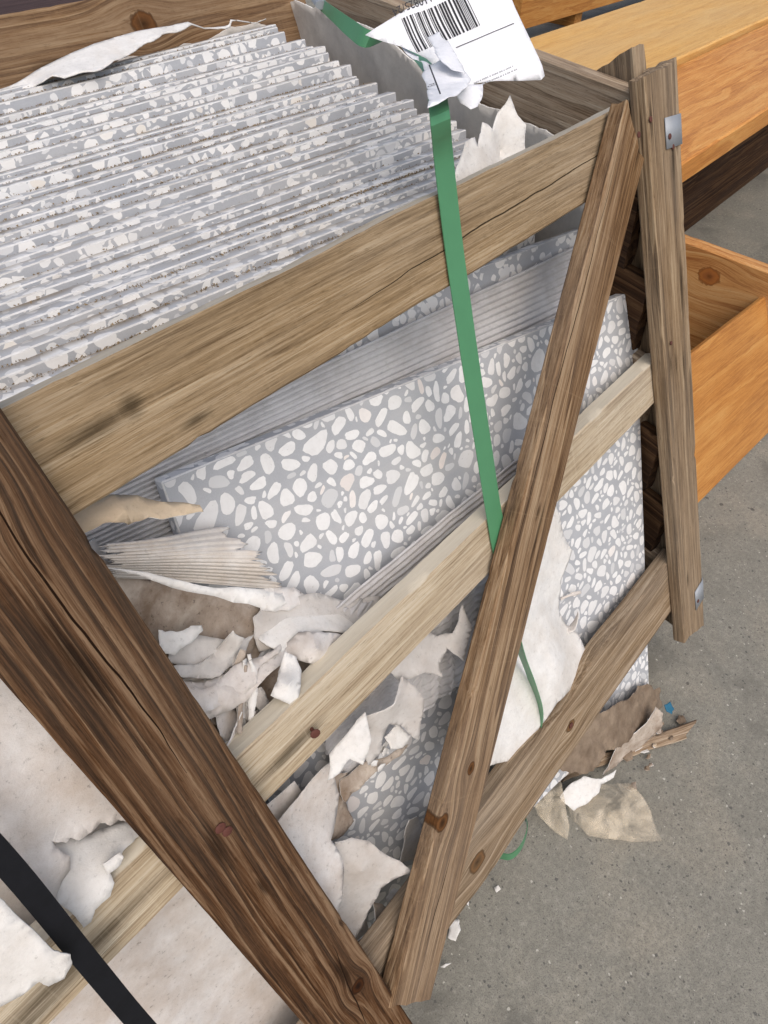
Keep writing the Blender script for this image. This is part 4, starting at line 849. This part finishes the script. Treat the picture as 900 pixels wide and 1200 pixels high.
# ---------------------------------------------------------------- debris on the ground by the corner
P(sheet('rotten_cardboard', [(-0.2976, -0.2548, -0.622), (-0.2676, -0.2495, -0.6147), (-0.1954, -0.2608, -0.6359), (-0.1043, -0.2815, -0.684), (-0.0259, -0.3068, -0.7477), (-0.0297, -0.3282, -0.7872), (-0.1066, -0.3152, -0.7421), (-0.2039, -0.2954, -0.6859), (-0.2722, -0.2798, -0.6548)], [M_ROT, M_STAIN], jag=.12, res=.004, seed=90, rough=.005, rscale=60), 'brown rotten card mush stuck to the foot of the slipped tile')
P(sheet('torn_cardboard', [(-0.1958, -0.3066, -0.765), (-0.1522, -0.2998, -0.735), (-0.078, -0.3153, -0.72), (-0.0771, -0.3287, -0.725), (-0.0812, -0.3381, -0.75), (-0.127, -0.3276, -0.765)], [M_STAIN, M_RIM], jag=.08, res=.005, seed=91, ctrl=[(-0.134, -0.3098, -0.7)]), 'grey brown card roll on the concrete beside the tile foot')
W_CHIPB = wood('wood_splinter', (.13, .075, .035), (.28, .19, .11), (.5, .42, .32), 40, .8, (.4, .35, .3), .5, seed=12)
o = board('wood_splinter', (-0.2311, -0.2663, -0.766), (-0.05, -0.3701, -0.766), .018, .007, W_CHIPB, None, zdir=Vector((0, 1, .5)), seed=51, wob=.004, chip=.008, cut0=.01, cut1=.02); P(o, 'thin broken wood splinter lying on the concrete by the crate corner', 'wood')
P(sheet('paper_scrap', [(-0.2804, -0.2549, -0.72), (-0.2396, -0.2544, -0.71), (-0.2339, -0.2736, -0.715), (-0.2622, -0.2663, -0.73)], W2, jag=.05, res=.005, seed=92), 'white card corner under the bottom rail near the cloudy film', 'paper')
P(sheet('paper_scrap', [(-0.2747, -0.2776, -0.74), (-0.2299, -0.2874, -0.735), (-0.216, -0.3084, -0.738), (-0.1897, -0.3172, -0.74), (-0.1992, -0.3198, -0.745), (-0.218, -0.3111, -0.748), (-0.229, -0.3151, -0.75), (-0.2699, -0.3008, -0.758)], W2, jag=.06, res=.005, seed=93), 'white folded paper lying against the cloudy plastic film', 'paper')
fm, fnt, fb_ = new_mat('cloudy_film', .32, .5); FB = NB(fnt); fco = FB.obj()
FB.put(fb_.inputs['Base Color'], FB.mix(FB.noise(fco, 40, 4), (.66, .54, .36), (.86, .77, .62))); FB.put(fb_.inputs['Alpha'], FB.ramp(FB.noise(fco, 26, 4, .6, .6), [(.38, .05), (.70, .48)]))
P(sheet('plastic_film', [(-0.2866, -0.2515, -0.735), (-0.251, -0.2595, -0.73), (-0.2737, -0.2863, -0.745), (-0.2915, -0.3087, -0.76), (-0.3049, -0.3132, -0.767), (-0.3084, -0.296, -0.764), (-0.3073, -0.2671, -0.758), (-0.3022, -0.2541, -0.745)], [fm], jag=.015, res=.004, seed=94, rough=.009, rscale=60, thick=.0003), 'crumpled cloudy plastic film hanging under the bottom rail', 'film')
P(sheet('plastic_film', [(-0.2689, -0.288, -0.752), (-0.2252, -0.2992, -0.758), (-0.1835, -0.3414, -0.76), (-0.1924, -0.3725, -0.762), (-0.2214, -0.4095, -0.77), (-0.2518, -0.3756, -0.769), (-0.2819, -0.3318, -0.769), (-0.2778, -0.3019, -0.765)], [fm], jag=.01, res=.005, seed=95, rough=.012, rscale=45, thick=.0003, ctrl=[(-0.2365, -0.3425, -0.75)]), 'yellowish cloudy plastic film lying on the concrete', 'film')
P(sheet('plastic_scrap', [(-0.0533, -0.3241, -0.74), (-0.0421, -0.3284, -0.74), (-0.0467, -0.3388, -0.744), (-0.0563, -0.3395, -0.745), (-0.0583, -0.3319, -0.744)], [M_BLUE], jag=.1, res=.003, seed=96, rough=.003, rscale=90), 'small blue plastic scrap by the tile corner', 'plastic')
for k, (poly, lb) in enumerate((([(-0.4817, -0.2531, -0.771), (-0.4743, -0.2606, -0.769), (-0.4825, -0.2694, -0.769), (-0.4957, -0.2716, -0.771), (-0.499, -0.2624, -0.771)], 'white paper flake on the concrete beside the brace foot'),
                           ([(-0.4545, -0.2555, -0.771), (-0.449, -0.2565, -0.769), (-0.4547, -0.261, -0.771)], 'tiny white paper flake near the end of the green strap'),
                           ([(-0.4157, -0.2731, -0.771), (-0.4102, -0.2755, -0.769), (-0.4118, -0.2808, -0.77), (-0.4184, -0.2789, -0.771)], 'tiny white paper flake lying alone on bare concrete'),
                           ([(-0.5288, -0.2737, -0.771), (-0.5226, -0.2762, -0.768), (-0.5172, -0.2811, -0.768), (-0.5263, -0.278, -0.77)], 'narrow white paper sliver on the concrete below the brace foot'))):
    P(sheet('paper_flake', poly, W2, jag=.1, res=.004, seed=97 + k), lb, 'paper')
for k in range(26):
    cx, cy = sr.gauss(-.10, .03), sr.gauss(-.330, .012); s = sr.uniform(.003, .010); h = GROUND + sr.uniform(.003, .012)
    a = [(cx + s * math.cos(t) * sr.uniform(.5, 1.4), cy + s * math.sin(t) * sr.uniform(.4, 1), h + sr.uniform(0, .005)) for t in (0, 1.1, 2.4, 3.4, 4.9)]
    o = sheet('card_crumb', a, sr.choice([G2, S2, [M_ROT, M_STAIN], [M_ROT, M_STAIN], T2]), jag=.1, res=.005, seed=120 + k, thick=.0015)
    P(o, 'small torn card crumb in the litter at the crate corner', 'litter', 'card crumbs at the crate corner')

# ---------------------------------------------------------------- timber behind
def ow(n, s, k=1.0): return wood(n, (.36 * k, .13 * k, .03 * k), (.58 * k, .25 * k, .06 * k), (.70 * k, .38 * k, .12 * k), 9, .45, (.5 * k, .30 * k, .13 * k), .25, bump=.12, saw=.04, seed=s, rough=.5)
W_O1 = wood('timber_yellow', (.50, .25, .065), (.64, .36, .105), (.72, .46, .17), 8, .3, (.5, .38, .22), .35, bump=.1, saw=.0, seed=31, rough=.55); W_O2 = ow('timber_orange', 32); W_O3 = ow('timber_deep_orange', 33, .8); W_O4 = wood('timber_cross', (.28, .10, .03), (.50, .235, .075), (.62, .38, .17), 12, .6, (.5, .3, .14), .3, knots=((-.1, .1, .02),), bump=.15, saw=0, seed=34, rough=.55)
W_DK = wood('dark_slab_wood', (.035, .02, .017), (.06, .036, .032), (.10, .062, .055), 60, .9, (.07, .05, .05), .3, bump=.6, saw=0, seed=41, rough=.7)
o = board('timber_plank', (.35, .645, -.310), (3.6, .645, -.310), .375, .05, W_O1, None, zdir=Vector((0, 1, 0)), seed=61, nseg=60, bevel=.004); P(o, 'wide yellow timber plank with a grey edge, farther from the crate', 'plank')
o = board('timber_plank', (.20, .305, -.325), (3.4, .305, -.325), .295, .05, W_O2, None, zdir=Vector((0, 1, 0)), seed=62, nseg=60, bevel=.004); P(o, 'wide orange timber plank next to the crate corner post', 'plank')
# leaning plank and the cross board behind it
t0, b0 = Vector((.60, -.060, -.512)), Vector((.58, -.200, -.768)); up_ = (t0 - b0); ax = Vector((1, -.085, 0)).normalized(); nn = ax.cross(up_).normalized()
if nn.y < 0: nn = -nn
mid = (t0 + b0) / 2 + nn * .007
o = board('timber_plank', mid - ax * .30, mid + ax * 1.3, up_.length, .014, W_O3, None, zdir=up_, seed=63, nseg=60, bevel=.003); P(o, 'deep orange plank leaning on its edge against a cross board', 'plank')
o = board('timber_board', (.790, -.125, -.615), (.775, .42, -.600), .30, .035, W_O4, None, zdir=Vector((0, 0, 1)), seed=64, nseg=40, bevel=.003); P(o, 'short knotty orange board standing on edge behind the leaning plank', 'plank')
for i, y in enumerate((.40, .74)):  # added dark bearers: block light and fill the shaded space under the planks
    o = board('shade_bearer', (.45, y, -.563), (3.4, y, -.563), .11, .415, W_DARK, None, zdir=Vector((0, 1, 0)), seed=65 + i, nseg=30)
    P(o, ('added dark bearer deepening the shade under the orange plank', 'added dark bearer deepening the shade under the yellow plank')[i], 'beam')
# far dark slab beyond the back rail and timber at the yard's far side
a, b, c = Vector((0.6411, 2.088, -0.3)), Vector((0.3358, 2.018, -0.3)), Vector((0.9186, 2.528, -0.3))
o = board('dark_timber_stack', b + Vector((-1.2, .7, -.215)), Vector((a.x, b.y + .7, -.515)), 1.7, .49, W_DK, None, zdir=Vector((0, 1, 0)), seed=70, nseg=40); P(o, 'dark brown ribbed timber block behind the back rail', 'timber')
q = Vector((3.319, 1.749, -0.6)); o = board('timber_beam', q + Vector((-.35, .25, 0)), q + Vector((1.8, .18, 0)), .2, .12, W_O3, None, zdir=Vector((0, 0, 1)), seed=71, nseg=40); P(o, 'orange brown beam lying far across the yard', 'beam')
o = board('timber_skid', (q.x + .3, q.y + .2, -.735), (q.x + .3, q.y + .6, -.735), .08, .08, W_O3, None, zdir=Vector((1, 0, 0)), seed=72, nseg=10); P(o, 'short skid under the far beam', 'beam')
